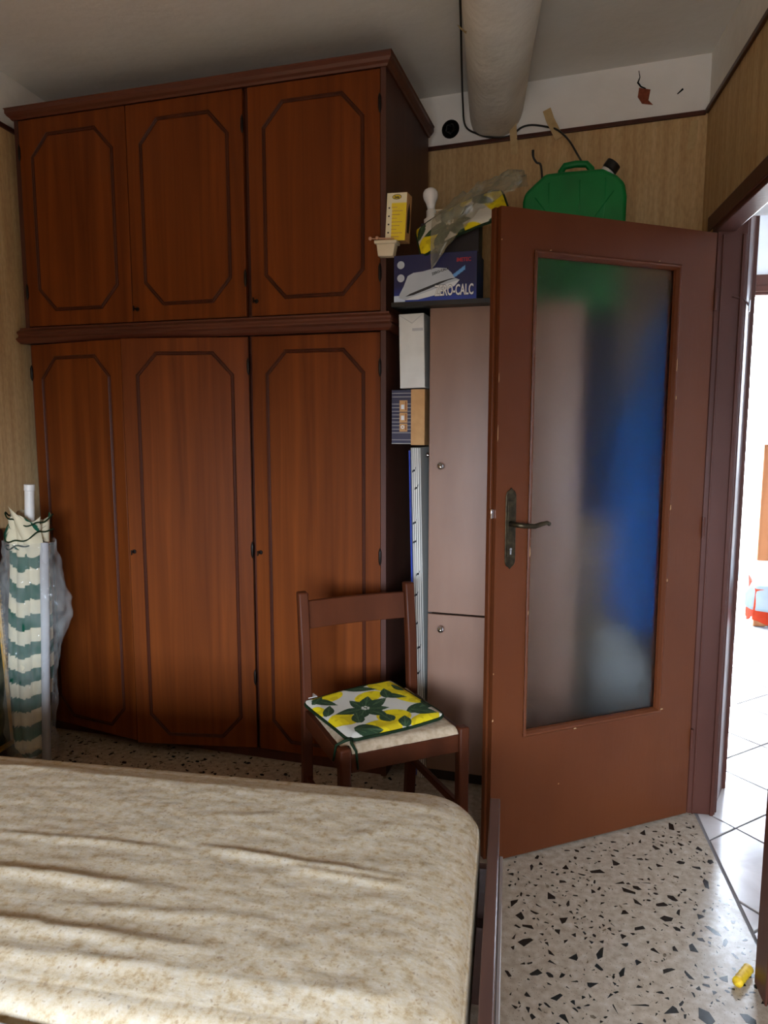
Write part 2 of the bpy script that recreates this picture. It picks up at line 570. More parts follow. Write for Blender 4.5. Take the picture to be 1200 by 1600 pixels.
# near wall, behind the camera, with the window
wn = MB()
wn.box(XL - 0.12, BW[0], YN - 0.15, YN, 0, ZC)
wn.box(BW[1], XR + 0.1, YN - 0.15, YN, 0, ZC)
wn.box(BW[0], BW[1], YN - 0.15, YN, 0, BW[2])
wn.box(BW[0], BW[1], YN - 0.15, YN, BW[3], ZC)
wn = tag(wn.build('wall_front', M_PAPER), 'papered wall behind the viewer with the bedroom window', 'wall', kind='structure')
w1 = thing('window_1', 'open casement frame of the bedroom window behind the viewer', 'window', ((BW[0] + BW[1]) / 2, YN - 0.08, (BW[2] + BW[3]) / 2), kind='structure')
hw, hh = (BW[1] - BW[0]) / 2, (BW[3] - BW[2]) / 2
fr = MB()
fr.box(-hw, -hw + 0.05, -0.03, 0.03, -hh, hh).box(hw - 0.05, hw, -0.03, 0.03, -hh, hh)
fr.box(-hw + 0.05, hw - 0.05, -0.03, 0.03, -hh, -hh + 0.05).box(-hw + 0.05, hw - 0.05, -0.03, 0.03, hh - 0.05, hh)
fr.box(-0.03, 0.03, -0.03, 0.03, -hh + 0.05, hh - 0.05)
fr.build('window_frame', M_OAK, w1, bevel=0.004)

# dark wood strips closing the top of the wallpaper
tr = tag(MB().box(-3.0, -0.012, -0.018, -0.0065, ZT - 0.012, ZT + 0.006).build('trim_1', M_WARD_D, loc=(XR, 3.18, 0), rot=(0, 0, BA), bevel=0.003),
         'thin dark wooden strip along the top of the back wallpaper', 'trim', kind='structure')
tag(MB().box(-0.020, -0.0065, YN, 3.16, ZT - 0.012, ZT + 0.006).build('trim_2', M_WARD_D, loc=(XR, 0, 0), bevel=0.003), 'thin dark wooden strip along the top of the right wallpaper', 'trim', kind='structure')
tag(MB().box(0.0065, 0.020, YN, yb(XL) - 0.03, ZT - 0.012, ZT + 0.006).build('trim_3', M_WARD_D, loc=(XL, 0, 0), bevel=0.003), 'thin dark wooden strip along the top of the left wallpaper', 'trim', kind='structure')

# plaster damage on the back wall: bare brick patch, crack, round cavity
bw_inv = Matrix.Translation((XR, 3.18, 0)) @ Matrix.Rotation(BA, 4, 'Z')
def on_back(x, z, out=0.0):
    p = bw_inv.inverted() @ Vector((x, yb(x), z))
    return (p.x, -out, z)
p = on_back(0.507, 2.70)
MB().prism([(p[0] - 0.026, 2.735), (p[0] - 0.030, 2.700), (p[0] - 0.012, 2.672), (p[0] + 0.030, 2.662), (p[0] + 0.012, 2.682), (p[0] + 0.018, 2.722), (p[0] - 0.004, 2.728)], -0.0015, 0.006, (0, 2, 1)).build('bare_brick_patch', M_BRICK, wb)
MB().tube([on_back(0.478, 2.80, 0.001), on_back(0.483, 2.775, 0.001), on_back(0.476, 2.755, 0.001), on_back(0.488, 2.738, 0.001), on_back(0.507, 2.728, 0.001)], [0.0015, 0.002, 0.004, 0.003, 0.002], 6).build('plaster_crack', M_HOLE, wb)
MB().tube([on_back(0.625, 2.690, 0.001), on_back(0.645, 2.706, 0.001)], [0.002, 0.004], 6).build('plaster_crack', M_HOLE, wb)
p = on_back(-0.292, 2.678)
MB().lathe([(0.0, 0.0), (0.038, 0.0), (0.040, -0.003), (0.034, -0.004), (0.031, -0.002), (0.0, -0.0015)], (p[0], 0, p[2]), 20, 'Y').build('electric_box', M_HOLE, wb)
for k in range(5):
    a = k * 1.3
    MB().tube([(p[0] + 0.012 * math.cos(a), -0.002, p[2] + 0.012 * math.sin(a)), (p[0] + 0.02 * math.cos(a + 1), -0.012, p[2] + 0.02 * math.sin(a + 1)), (p[0] + 0.022 * math.cos(a + 2.2), -0.004, p[2] + 0.022 * math.sin(a + 2.2))], 0.0022, 6).build('wire_end', M_CABLE, wb)

# ceiling beam: an uneven plastered log running towards the viewer
def beam_pt(u, v):
    y = 3.36 - 4.55 * u
    a = math.pi * (0.02 + 0.96 * v)
    cx = -0.096 + (3.36 - y) * 0.046
    w, h = 0.124 + 0.006 * math.sin(y * 3.1), 0.205 + 0.012 * math.sin(y * 2.3 + 1)
    k = 1 + 0.05 * noise.noise((y * 2.2, a * 1.3, 3))
    # flattened log: super-ellipse section hanging from the ceiling
    ca, sa = math.cos(a), math.sin(a)
    ex = 0.72
    return (cx + w * k * math.copysign(abs(ca) ** ex, ca), y, ZC + 0.005 - h * k * abs(sa) ** ex)
tag(MB().grid(beam_pt, 90, 26).build('ceiling_beam', M_BEAM, smooth=True), 'rough rounded whitewashed beam running along the ceiling', 'beam', kind='structure')

# ------------------------------------------------------------------ terrazzo chips
def chip_mesh(seed, n):
    r = random.Random(seed)
    el = r.uniform(0.35, 0.8)
    angs = sorted(r.uniform(0, 2 * math.pi) for _ in range(n))
    pts = []
    for a in angs:
        q = r.uniform(0.75, 1.1)
        pts.append((q * math.cos(a), q * el * math.sin(a)))
    return pts
def hull(pts):
    pts = sorted(pts)
    def half(ps):
        h = []
        for p in ps:
            while len(h) > 1 and (h[-1][0] - h[-2][0]) * (p[1] - h[-2][1]) - (h[-1][1] - h[-2][1]) * (p[0] - h[-2][0]) <= 0:
                h.pop()
            h.append(p)
        return h[:-1]
    return half(pts) + half(pts[::-1])
shapes = [hull(chip_mesh(s, 4 + s % 4)) for s in range(40)]
shapes = [s for s in shapes if len(s) >= 3][:24]
chip_me = []
for s in shapes:
    me = MB().prism(s, -0.5, 1.0).mesh('terrazzo_chip')
    me.materials.append(M_CHIP_D)
    chip_me.append(me)
def vis_zone(x, y):
    if 0.02 < x < 0.655 and 0.95 < y < 2.62:
        return (y - 2.139) < (x + 0.04) * math.tan(R(31.3)) - 0.02
    return -2.0 < x < -0.3 and 1.66 < y < 2.62 - (x + 0.46) * 0.114
big, placed = 0, []
def clear(x, y, r):
    return all((x - a) ** 2 + (y - b) ** 2 > (r + c) ** 2 * 0.8 for a, b, c in placed)
tries = 0
while big < 290 and tries < 60000:
    tries += 1
    if rng.random() < 0.97:
        x, y = rng.uniform(0.0, 0.66), rng.uniform(1.05, 2.6)
    else:
        x, y = rng.uniform(-2.0, -0.3), rng.uniform(1.66, 2.8)
    r = 0.0095 + 0.019 * rng.random() ** 1.8
    if not vis_zone(x, y) or not clear(x, y, r):
        continue
    placed.append((x, y, r))
    o = bpy.data.objects.new('terrazzo_chip', rng.choice(chip_me))
    o.location = (x, y, 0.0)
    o.scale = (r, r, 0.0004)
    o.rotation_euler = (0, 0, rng.uniform(0, 6.28))
    COL.objects.link(o)
    o.parent = floor
    big += 1
sm_d, sm_b = MB(), MB()
for k in range(1300):
    x, y = rng.uniform(0.0, 0.66), rng.uniform(1.0, 2.6)
    r = rng.uniform(0.005, 0.011)
    if not vis_zone(x, y) or not clear(x, y, r) or noise.noise((x * 7, y * 7, 0)) < -0.12:
        continue
    placed.append((x, y, r))
    a = rng.uniform(0, 6.28)
    s = rng.choice(shapes)
    sm_d.prism([(x + r * (px * math.cos(a) - py * math.sin(a)), y + r * (px * math.sin(a) + py * math.cos(a))) for px, py in s], -0.0002, 0.0004)
for k in range(16000):
    x, y = rng.uniform(XL + 0.02, 0.665), rng.uniform(0.3, 2.9)
    if not (vis_zone(x, y) or rng.random() < 0.1):
        continue
    r = 0.0010 + 0.0085 * rng.random() ** 3.5 if x > 0 else 0.002 + 0.014 * rng.random() ** 3
    if not clear(x, y, r):
        continue
    a = rng.uniform(0, 6.28)
    s = rng.choice(shapes)
    pl = [(x + r * (px * math.cos(a) - py * math.sin(a)), y + r * (px * math.sin(a) + py * math.cos(a))) for px, py in s]
    (sm_d if rng.random() < 0.6 else sm_b).prism(pl, -0.0002, 0.0004)
tag(sm_d.build('terrazzo_specks', M_CHIP_D, floor), kind='stuff')
tag(sm_b.build('terrazzo_specks', M_CHIP_B, floor), kind='stuff')

# ------------------------------------------------------------------ the next room
hf = tag(MB().box(0.673, 3.6, 1.722, 2.608, -0.09, -0.004).box(0.781, 3.6, -0.6, 1.722, -0.09, -0.004).box(0.752, 3.6, 2.608, 5.4, -0.09, -0.004).build('floor_next_room', M_GROUT), 'pale glazed tile floor of the bright next room', 'floor', kind='structure')
TS, TA = 0.343, R(40)
def clip(poly, ax, lim, sign):
    out = []
    for i in range(len(poly)):
        a, b = poly[i - 1], poly[i]
        ia, ib = (a[ax] - lim) * sign >= 0, (b[ax] - lim) * sign >= 0
        if ia != ib:
            t = (lim - a[ax]) / (b[ax] - a[ax])
            out.append((a[0] + t * (b[0] - a[0]), a[1] + t * (b[1] - a[1])))
        if ib:
            out.append(b)
    return out
def tile_pieces(poly):
    """the tiling stops at the threshold inside the doorway and at the wall on either side of it"""
    mid = clip(clip(clip(poly, 1, 1.725, 1), 1, 2.605, -1), 0, 0.684, 1)
    lo = clip(clip(poly, 1, 1.725, -1), 0, 0.79, 1)
    hi = clip(clip(poly, 1, 2.605, 1), 0, 0.755, 1)
    return [p for p in (mid, lo, hi) if len(p) >= 3]
e1 = Vector((math.cos(TA), math.sin(TA)))
e2 = Vector((-math.sin(TA), math.cos(TA)))
rest = MB()
for i in range(-6, 14):
    for j in range(-8, 14):
        c1 = 2.209 + i * TS            # along e1 normal of the -50 deg lines
        c2 = 1.403 + j * TS
        g = 0.004
        cs = [e1 * (c1 + g) + e2 * (c2 + g), e1 * (c1 + TS - g) + e2 * (c2 + g), e1 * (c1 + TS - g) + e2 * (c2 + TS - g), e1 * (c1 + g) + e2 * (c2 + TS - g)]
        cc = sum(cs, Vector((0, 0))) / 4
        if not (0.45 < cc.x < 3.3 and 0.2 < cc.y < 5.1):
            continue
        pcs = tile_pieces([(q.x, q.y) for q in cs])
        if not pcs:
            continue
        if cc.x < 2.2 and cc.y > 1.4:
            tm, tz = MB(), rng.uniform(-0.0006, 0.0004)
            for pl in pcs:
                tm.prism(pl, -0.02, tz)
            tm.build('floor_tile', M_TILE, hf, bevel=0.0015 if len(pcs) == 1 else 0.0, seg=1)
        else:
            for pl in pcs:
                rest.prism(pl, -0.02, 0.0)
tag(rest.build('floor_tile_field', M_TILE, hf), kind='stuff')
hn = MB()
hn.box(0.83, HW[0], 5.2, 5.35, 0, 2.75).box(HW[1], 3.6, 5.2, 5.35, 0, 2.75).box(HW[0], HW[1], 5.2, 5.35, HW[3] + 0.13, 2.75)
tag(hn.build('wall_next_room_far', M_HWALL), 'white far wall of the next room around its glazed door', 'wall', kind='structure')
tag(MB().box(3.45, 3.6, -0.6, 5.2, 0, 2.75).build('wall_next_room_side', M_HWALL), 'white side wall of the next room', 'wall', kind='structure')
tag(MB().box(0.83, 3.6, -0.75, -0.6, 0, 2.75).build('wall_next_room_near', M_HWALL), 'white near wall of the next room', 'wall', kind='structure')
tag(MB().box(0.829, 3.6, -0.75, 5.35, 2.75, 2.85).build('ceiling_next_room', M_HWALL), 'white ceiling of the next room', 'ceiling', kind='structure')
tag(MB().box(0.70, 0.829, 3.31, 5.35, 0, 2.75).build('wall_next_room_left', M_HWALL), 'white left wall of the next room beyond the doorway', 'wall', kind='structure')
# glazed door of the next room, with wooden head and a leaf
w2 = thing('window_2', 'tall bright glazed door with brown wooden head in the next room', 'window', (HW[0], 5.2, 0), kind='structure')
MB().box(0.0, HW[1] - HW[0], -0.03, 0.06, HW[3], HW[3] + 0.13).build('window_head', M_FRAME, w2, bevel=0.006)
MB().box(0.0, HW[1] - HW[0], -0.045, -0.03, HW[3] + 0.02, HW[3] + 0.06).build('head_moulding', M_FRAME, w2, bevel=0.004)
MB().box(0.0, 0.06, 0.0, 0.06, 0.0, HW[3]).build('window_jamb', M_FRAME, w2, bevel=0.005)
lf = MB().box(0.37, 0.45, -0.02, 0.03, 0.0, 1.25).build('window_leaf_stile', M_OAK, w2, bevel=0.005)
MB().box(0.45, 0.95, -0.02, 0.03, 1.17, 1.25).build('window_leaf_rail', M_OAK, w2, bevel=0.005)
MB().box(0.45, 0.95, -0.005, 0.015, 0.0, 1.17).build('window_leaf_panel', M_OAK, w2)

# ------------------------------------------------------------------ door frame in the right wall
df = thing('trim_4', 'brown painted wooden frame of the open doorway, chipped at its foot', 'door frame', (0, 0, 0), kind='structure')
MB().prism([(0.645, 2.567), (0.741, 2.567), (0.741, 2.585), (0.752, 2.585), (0.752, 2.63), (0.645, 2.63)], 0, 2.055).build('frame_post', M_FRAME, df, bevel=0.004)
MB().box(0.662, 0.668, 2.562, 2.567, 0, 1.99).build('stop_bead', M_FRAME, df, bevel=0.002)
MB().box(0.722, 0.734, 2.560, 2.567, 0, 1.99).build('stop_bead', M_FRAME, df, bevel=0.002)
MB().prism([(0.7525, 2.6255), (0.757, 2.626), (0.820, 2.772), (0.834, 2.774), (0.834, 2.86), (0.7525, 2.86)], 0, 2.12).build('outer_lining', M_FRAME, df, bevel=0.003)
MB().box(0.632, 0.752, 1.700, 1.776, 0, 2.055).build('frame_post', M_FRAME, df, bevel=0.006)
MB().box(0.625, 0.632, 1.690, 1.768, 0, 2.055).build('casing_strip', M_FRAME, df, bevel=0.003)
MB().box(0.634, 0.700, 1.776, 2.567, 1.999, 2.055).build('frame_head', M_FRAME, df, bevel=0.005)
MB().box(0.628, 0.6335, 1.690, 2.63, 2.012, 2.062).build('head_casing', M_FRAME, df, bevel=0.003)
bent = [(0.700, 2.5645, 1.795), (0.735, 2.562, 1.785), (0.752, 2.58, 1.775), (0.762, 2.60, 1.77)]
tag(MB().tube(bent, 0.003, 8).build('door_cord', M_FRAME), 'brown cord tied across the doorway post near its top', 'cord')
hk = [(0.764 + 0.004 * math.sin(a), 2.598 + 0.01 * math.sin(a), 1.77 + 0.018 * math.cos(a)) for a in np.linspace(0.2, 5.4, 16)]
tag(MB().tube(hk, 0.0025, 8).build('cord_hook', M_CHROME), 'small bright metal hook on the doorway post', 'hook')

# ------------------------------------------------------------------ the door leaf
DA = R(31.3)
door = thing('door_1', 'brown painted door with large frosted glass pane, standing open', 'door', (-0.040, 2.139, 0.0), (0, 0, DA), kind='structure')
DW, DH, DT = 0.797, 1.994, 0.040
gx0, gx1, gz0, gz1 = 0.112, 0.655, 0.405, 1.882
for x0, x1 in ((0.0, gx0), (gx1, DW)):
    MB().box(x0, x1, 0, DT, 0.008, DH).build('stile', M_DOOR, door)
MB().box(gx0, gx1, 0.0, DT, 0.008, gz0).build('bottom_rail', M_DOOR, door)
MB().box(gx0, gx1, 0.0, DT, gz1, DH).build('top_rail', M_DOOR, door)
bead = MB()
bead.ring([(gx0, gz0), (gx1, gz0), (gx1, gz1), (gx0, gz1)], [(-0.001, 0.004), (0.003, 0.007), (0.008, 0.006), (0.014, -0.004), (0.016, -0.014)], 0.0)
bead.build('glazing_bead', M_DOOR, door)
bead = MB()
bead.ring([(gx0, gz0), (gx1, gz0), (gx1, gz1), (gx0, gz1)], [(-0.001, -0.041), (0.010, -0.041), (0.016, -0.022)], 0.0)
bead.build('glazing_bead', M_DOOR, door)
MB().box(gx0 + 0.001, gx1 - 0.001, 0.015, 0.020, gz0 + 0.001, gz1 - 0.001).build('glass_pane', M_FROST, door)
MB().box(-0.0105, 0.0, 0.010, 0.026, 1.10, 1.13).build('latch', M_CHROME, door, bevel=0.002)
MB().box(-0.010, -0.0005, 0.018, DT, 0.008, DH).build('rebate_lip', M_DOOR, door, bevel=0.002)
# handle
pc = 0.050
pl = []
for (x, z) in [(-0.018, -0.10), (-0.014, -0.112), (-0.006, -0.117), (0.0, -0.124), (0.006, -0.117), (0.014, -0.112), (0.018, -0.10), (0.018, 0.10), (0.014, 0.112), (0.006, 0.117), (0.0, 0.124), (-0.006, 0.117), (-0.014, 0.112), (-0.018, 0.10)]:
    pl.append((pc + x, 1.070 + z))
hp = MB().prism(pl, -0.004, -0.0003, (0, 2, 1)).build('handle_plate', M_BRONZE, door, bevel=0.0015)
MB().prism([(pc - 0.011, 0.985), (pc + 0.011, 0.985), (pc + 0.011, 1.155), (pc - 0.011, 1.155)], -0.0055, -0.004, (0, 2, 1)).build('plate_inset', M_BRONZE, hp, bevel=0.0008)
MB().box(pc - 0.0025, pc + 0.0025, -0.0068, -0.0055, 0.992, 1.008).lathe([(0.0, 0.0), (0.004, 0.0), (0.004, 0.0012), (0.0, 0.0013)], (pc, -0.0068, 1.008), 10, 'Y').build('keyhole', M_CHROME, hp)
MB().tube([(pc, -0.004, 1.085), (pc, -0.030, 1.085), (pc + 0.004, -0.042, 1.085), (pc + 0.020, -0.048, 1.083), (pc + 0.055, -0.048, 1.080), (pc + 0.080, -0.048, 1.086), (pc + 0.098, -0.048, 1.089), (pc + 0.108, -0.046, 1.084)],
          [0.009, 0.0075, 0.008, 0.008, 0.0075, 0.007, 0.006, 0.0065], 12).build('lever', M_BRONZE, door, smooth=True)
M_CHIPW = plain('bare_wood_fleck', (176, 140, 104), 0.8, 0.1)
for k, (x, z, w, h) in enumerate(((0.001, 1.90, 0.004, 0.005), (0.001, 1.50, 0.002, 0.03), (0.001, 1.33, 0.002, 0.05), (0.001, 0.62, 0.003, 0.006), (0.001, 0.47, 0.004, 0.008), (gx1 - 0.005, 1.55, 0.002, 0.04), (gx1 - 0.003, 1.46, 0.003, 0.012), (gx1 - 0.004, 1.10, 0.004, 0.018), (gx1 - 0.003, 0.86, 0.003, 0.010),
                                    (gx1 - 0.004, 0.415, 0.012, 0.004), (gx0 + 0.004, 0.98, 0.002, 0.03), (gx0 + 0.003, 0.80, 0.002, 0.012), (0.30, gz0 - 0.002, 0.010, 0.003), (0.16, gz1 + 0.001, 0.006, 0.003), (0.56, gz1 + 0.002, 0.005, 0.003), (0.25, 0.22, 0.004, 0.004))):
    yy = -0.0085 if gx0 - 0.001 < x < gx1 + 0.001 and gz0 - 0.003 < z < gz1 + 0.003 else -0.0004
    MB().prism([(x, z), (x + w, z + h * 0.2), (x + w * 0.8, z + h), (x + w * 0.2, z + h * 0.8)], yy, yy + 0.004, (0, 2, 1)).build('paint_chip', M_CHIPW, door)
for z in (0.25, 1.0, 1.75):
    MB().tube([(DW + 0.004, -0.004, z), (DW + 0.004, -0.004, z + 0.07)], 0.005, 10).build('hinge', M_FRAME, door)

# ------------------------------------------------------------------ wardrobe (lower) and overhead cabinet
WLOC, WROT = (-0.459, 2.644, 0), (0, 0, R(-6.5))
def octo(x0, x1, z0, z1, cx=0.078, cz=0.085):
    return [(x0 + cx, z0), (x1 - cx, z0), (x1, z0 + cz), (x1, z1 - cz), (x1 - cx, z1), (x0 + cx, z1), (x0, z1 - cz), (x0, z0 + cz)]
MPROF = [(-0.0075, -0.0002), (-0.0065, 0.003), (-0.004, 0.0045), (-0.0015, 0.0025), (0.0015, 0.0025), (0.004, 0.0045), (0.0065, 0.003), (0.0075, -0.0002)]
def panel_door(parent, x_hinge, width, z0, z1, side, ang, mz0, mz1, key, hinges):
    """side=+1: hinge on the right edge (door runs to -x); -1: hinge on the left edge"""
    d = bpy.data.objects.new('door', None)
    d.empty_display_size = 0.03
    COL.objects.link(d)
    d.parent = parent
    x0, x1 = (-width, 0.0) if side > 0 else (0.0, width)
    leaf = MB().box(x0, x1, 0.0, 0.020, z0, z1).build('door', M_WARD, parent, bevel=0.002, loc=(x_hinge, 0, 0), rot=(0, 0, R(ang) * side))
    bpy.data.objects.remove(d)
    MB().ring(octo(x0 + 0.064, x1 - 0.066, mz0, mz1), MPROF).build('moulding', M_MOULD, leaf)
    kx = (x0 if side > 0 else x1) + side * 0.020
    if key is not None:
        MB().lathe([(0.0, 0.0), (0.009, 0.0), (0.008, -0.002), (0.0, -0.0025)], (kx, 0, key), 14, 'Y').tube([(kx, -0.002, key), (kx, -0.022, key)], 0.0025, 8).build('lock', M_IRONB, leaf)
        MB().box(kx - 0.0015, kx + 0.0015, -0.030, -0.022, key - 0.010, key + 0.010).build('key', M_IRONB, leaf, bevel=0.001)
    for hz in hinges:
        hx = -0.0005 if side > 0 else 0.0005
        MB().lathe([(0.0, -0.034), (0.002, -0.032), (0.0045, -0.024), (0.006, -0.018), (0.006, 0.018), (0.0045, 0.024), (0.002, 0.032), (0.0, 0.034)], (hx, -0.003, hz), 12).build('hinge', M_IRONB, leaf, smooth=True)
    return leaf
ward = thing('wardrobe', 'tall reddish-brown three-door wardrobe with octagonal panel mouldings', 'wardrobe', WLOC, WROT)
DEP = 0.66
MB().box(-1.605, -1.585, 0.0205, DEP, 0.0, 1.722).build('side_panel', M_WARD_SIDE, ward)
MB().box(-0.020, 0.0, 0.0, DEP, 0.0, 1.722).build('side_panel', M_WARD_SIDE, ward)
MB().box(-0.560, -0.540, 0.0205, DEP - 0.01, 0.05, 1.722).build('divider', M_WARD_D, ward)
MB().box(-1.585, -0.020, DEP - 0.010, DEP, 0.0, 1.722).build('back_panel', M_WARD_D, ward)
MB().box(-1.585, -0.020, 0.022, DEP - 0.010, 0.03, 0.05).build('bottom_panel', M_WARD_D, ward)
MB().box(-1.585, -0.020, 0.012, 0.022, 0.0, 0.045).build('plinth', M_WARD_D, ward)
cp = [(0.0, 1.722), (-0.016, 1.722), (-0.024, 1.730), (-0.030, 1.742), (-0.022, 1.752), (-0.022, 1.758), (-0.026, 1.765), (-0.026, 1.772), (-0.016, 1.782), (-0.016, 1.788), (0.0, 1.788)]
def cornice(prof, xl, xr, dep, name, parent, mat):
    """profile (out, z) swept round left side, front and right side"""
    mb = MB()
    n = len(prof)
    vs, fs = [], []
    for (cx, cy, sx) in ((xl, dep, -1), (xl, 0, -1), (xr, 0, 1), (xr, dep, 1)):
        for o, z in prof:
            vs.append((cx + sx * (-o), cy + (o if cy == 0 else 0), z))
    for s in range(3):
        for k in range(n):
            k2 = (k + 1) % n
            fs.append((s * n + k, s * n + k2, (s + 1) * n + k2, (s + 1) * n + k))
    fs.append(tuple(range(n)))
    fs.append(tuple(range(3 * n, 4 * n)))
    return mb.add(vs, fs).build(name, mat, parent)
cornice(cp, -1.605, 0.0, DEP, 'cornice', ward, M_CORN)
MB().box(-1.604, -0.001, 0.0005, DEP, 1.722, 1.788).build('top_panel', M_WARD_D, ward)
panel_door(ward, -1.585, 0.512, 0.045, 1.718, -1, 9.0, 0.09, 1.658, None, (0.35, 1.60))
panel_door(ward, -0.558, 0.515, 0.045, 1.718, 1, 11.0, 0.09, 1.658, 0.865, (0.35, 0.88, 1.605))
panel_door(ward, -0.022, 0.521, 0.045, 1.718, 1, 0.0, 0.09, 1.658, 0.872, (0.35, 0.88, 1.59))

over = thing('overhead_cabinet', 'three-door overhead cabinet with dark cornice standing on the wardrobe', 'cabinet', (WLOC[0], WLOC[1], 1.7885), WROT)
Z0 = 1.7885
MB().box(-1.605, -1.585, 0.0, DEP, 0.0, 0.842).build('side_panel', M_WARD_SIDE, over)
MB().box(-0.020, 0.0, 0.0, DEP, 0.0, 0.842).build('side_panel', M_WARD_SIDE, over)
MB().box(-0.560, -0.540, 0.0205, DEP - 0.01, 0.02, 0.842).build('divider', M_WARD_D, over)
MB().box(-1.585, -0.020, DEP - 0.010, DEP, 0.0, 0.842).build('back_panel', M_WARD_D, over)
MB().box(-1.585, -0.020, 0.022, DEP - 0.010, 0.0, 0.018).build('bottom_panel', M_WARD_D, over)
ct = [(0.0, 0.838), (-0.006, 0.838), (-0.010, 0.845), (-0.018, 0.852), (-0.024, 0.862), (-0.024, 0.876), (-0.028, 0.880), (0.0, 0.880)]
cornice(ct, -1.605, 0.0, DEP, 'cornice', over, M_CORN)
MB().box(-1.604, -0.001, 0.0005, DEP, 0.8425, 0.879).build('top_panel', M_WARD_D, over)
panel_door(over, -1.585, 0.512, 0.006, 0.836, -1, 0.0, 0.072, 0.770, None, (0.15, 0.71))
panel_door(over, -0.561, 0.508, 0.006, 0.836, 1, 0.0, 0.072, 0.770, 0.055, (0.15, 0.71))
panel_door(over, -0.022, 0.517, 0.006, 0.836, 1, 0.0, 0.072, 0.770, 0.062, (0.14, 0.72))

# ------------------------------------------------------------------ tall taupe cabinet behind the door
KS = 0.963
CLOC = (-0.2966, 2.638, 0)
cab = thing('tall_cabinet', 'tall narrow taupe laminate cabinet with two doors and chrome knobs', 'cabinet', CLOC, WROT)
CWD, CHT = 0.534, 1.796
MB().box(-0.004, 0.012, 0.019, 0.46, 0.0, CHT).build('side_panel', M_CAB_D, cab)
MB().box(CWD - 0.014, CWD, 0.019, 0.46, 0.0, CHT).build('side_panel', M_CAB, cab)
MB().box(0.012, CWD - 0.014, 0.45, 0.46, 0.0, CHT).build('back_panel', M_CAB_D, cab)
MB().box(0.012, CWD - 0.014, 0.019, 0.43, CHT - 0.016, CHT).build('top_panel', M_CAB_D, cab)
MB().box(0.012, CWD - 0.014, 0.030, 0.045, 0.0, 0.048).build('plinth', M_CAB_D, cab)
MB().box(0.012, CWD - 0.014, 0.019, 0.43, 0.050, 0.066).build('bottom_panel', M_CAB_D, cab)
def knob(parent, x, z):
    MB().lathe([(0.0, 0.0), (0.007, 0.0), (0.006, -0.008), (0.0115, -0.014), (0.0135, -0.020), (0.0105, -0.026), (0.0, -0.028)], (x, 0, z), 16, 'Y').build('knob', M_CHROME, parent, smooth=True)
d1 = MB().box(0.0, CWD, 0.0, 0.018, 0.676, CHT).build('door', M_CAB, cab, bevel=0.0015)
knob(d1, 0.048, 1.230)
d2 = MB().box(0.0, CWD, 0.0, 0.018, 0.052, 0.669).build('door', M_CAB, cab, bevel=0.0015)
knob(d2, 0.054, 0.617)
MB().lathe([(0.0, 0.0), (0.005, 0.0), (0.005, -0.006), (0.009, -0.012), (0.008, -0.018), (0.0, -0.019)], (-0.004, 0.05, 1.266), 14, 'X').build('side_knob', M_CHROME, cab, smooth=True)

def cfr(u, v, z):
    """point given in the cabinet frame -> world"""
    p = Matrix.Rotation(R(-6.5), 3, 'Z') @ Vector((u, v, 0))
    return (CLOC[0] + p.x, CLOC[1] + p.y, z)

# black board laid on the cabinet top, reaching over the gap to the wardrobe
bd = MB().box(-0.130, 0.236, -0.055, 0.30, 0.0, 0.014)
bd.box(-0.130, 0.236, -0.0555, -0.0535, 0.0, 0.0165)
tag(bd.build('black_board', M_BLACK, loc=cfr(0, 0, CHT + 0.0005), rot=WROT, bevel=0.002), 'thin black tray board on top of the taupe cabinet', 'board')
ZB = CHT + 0.0155

# ------------------------------------------------------------------ iron box
ib = thing('iron_box', 'blue steam iron box printed ZERO-CALC on the black board', 'box', cfr(-0.121, -0.050, ZB), WROT)
BWD, BHT, BDP = 0.296, 0.162, 0.15
def poly_in(px, pz, poly):
    c = False
    for i in range(len(poly)):
        (x1, y1), (x2, y2) = poly[i - 1], poly[i]
        if (y1 > pz) != (y2 > pz) and px < (x2 - x1) * (pz - y1) / (y2 - y1) + x1:
            c = not c
    return c
DB, MBL, SKY = lin((16, 22, 74)), lin((30, 58, 150)), lin((90, 150, 210))
def box_print(co):
    x, z = co.x / BWD, co.z / BHT
    n = noise.noise((x * 5, z * 4, 1)) * 0.15
    t = min(1, max(0, (0.34 - z) * 3 + n + 0.35 * (1 - abs(x - 0.5) * 2)))
    c = [a * (1 - t) + b * t for a, b in zip(DB, MBL)]
    if abs((z - 0.47) - (x - 0.70) * 1.25) < 0.045 and 0.70 < x < 0.86:
        c = SKY
    if z < 0.14 and x < 0.14:
        c = lin((190, 205, 225))
    return c
bb = MB()
bb.grid(lambda u, v: (u * BWD, 0.0, v * BHT), 120, 72)
bo = bb.build('printed_front', M_PRINT, ib)
paint(bo, box_print)
MB().add([(0, 0, 0), (BWD, 0, 0), (BWD, BDP, 0), (0, BDP, 0), (0, 0, BHT), (BWD, 0, BHT), (BWD, BDP, BHT), (0, BDP, BHT)],
         [(0, 3, 2, 1), (4, 5, 6, 7), (1, 2, 6, 5), (2, 3, 7, 6), (3, 0, 4, 7)]).build('carton', plain('navy_card', (20, 24, 66), 0.5), ib)
M_IRONW = plain('print_pale_grey', (178, 188, 200), 0.5)
M_IRONW2 = plain('print_white', (214, 220, 226), 0.5)
def decal(name, pts, mat, h, parent=ib, w=BWD, hh=BHT):
    return MB().prism([(x * w, z * hh) for x, z in pts], -h, -0.0002, (0, 2, 1)).build(name, mat, parent)
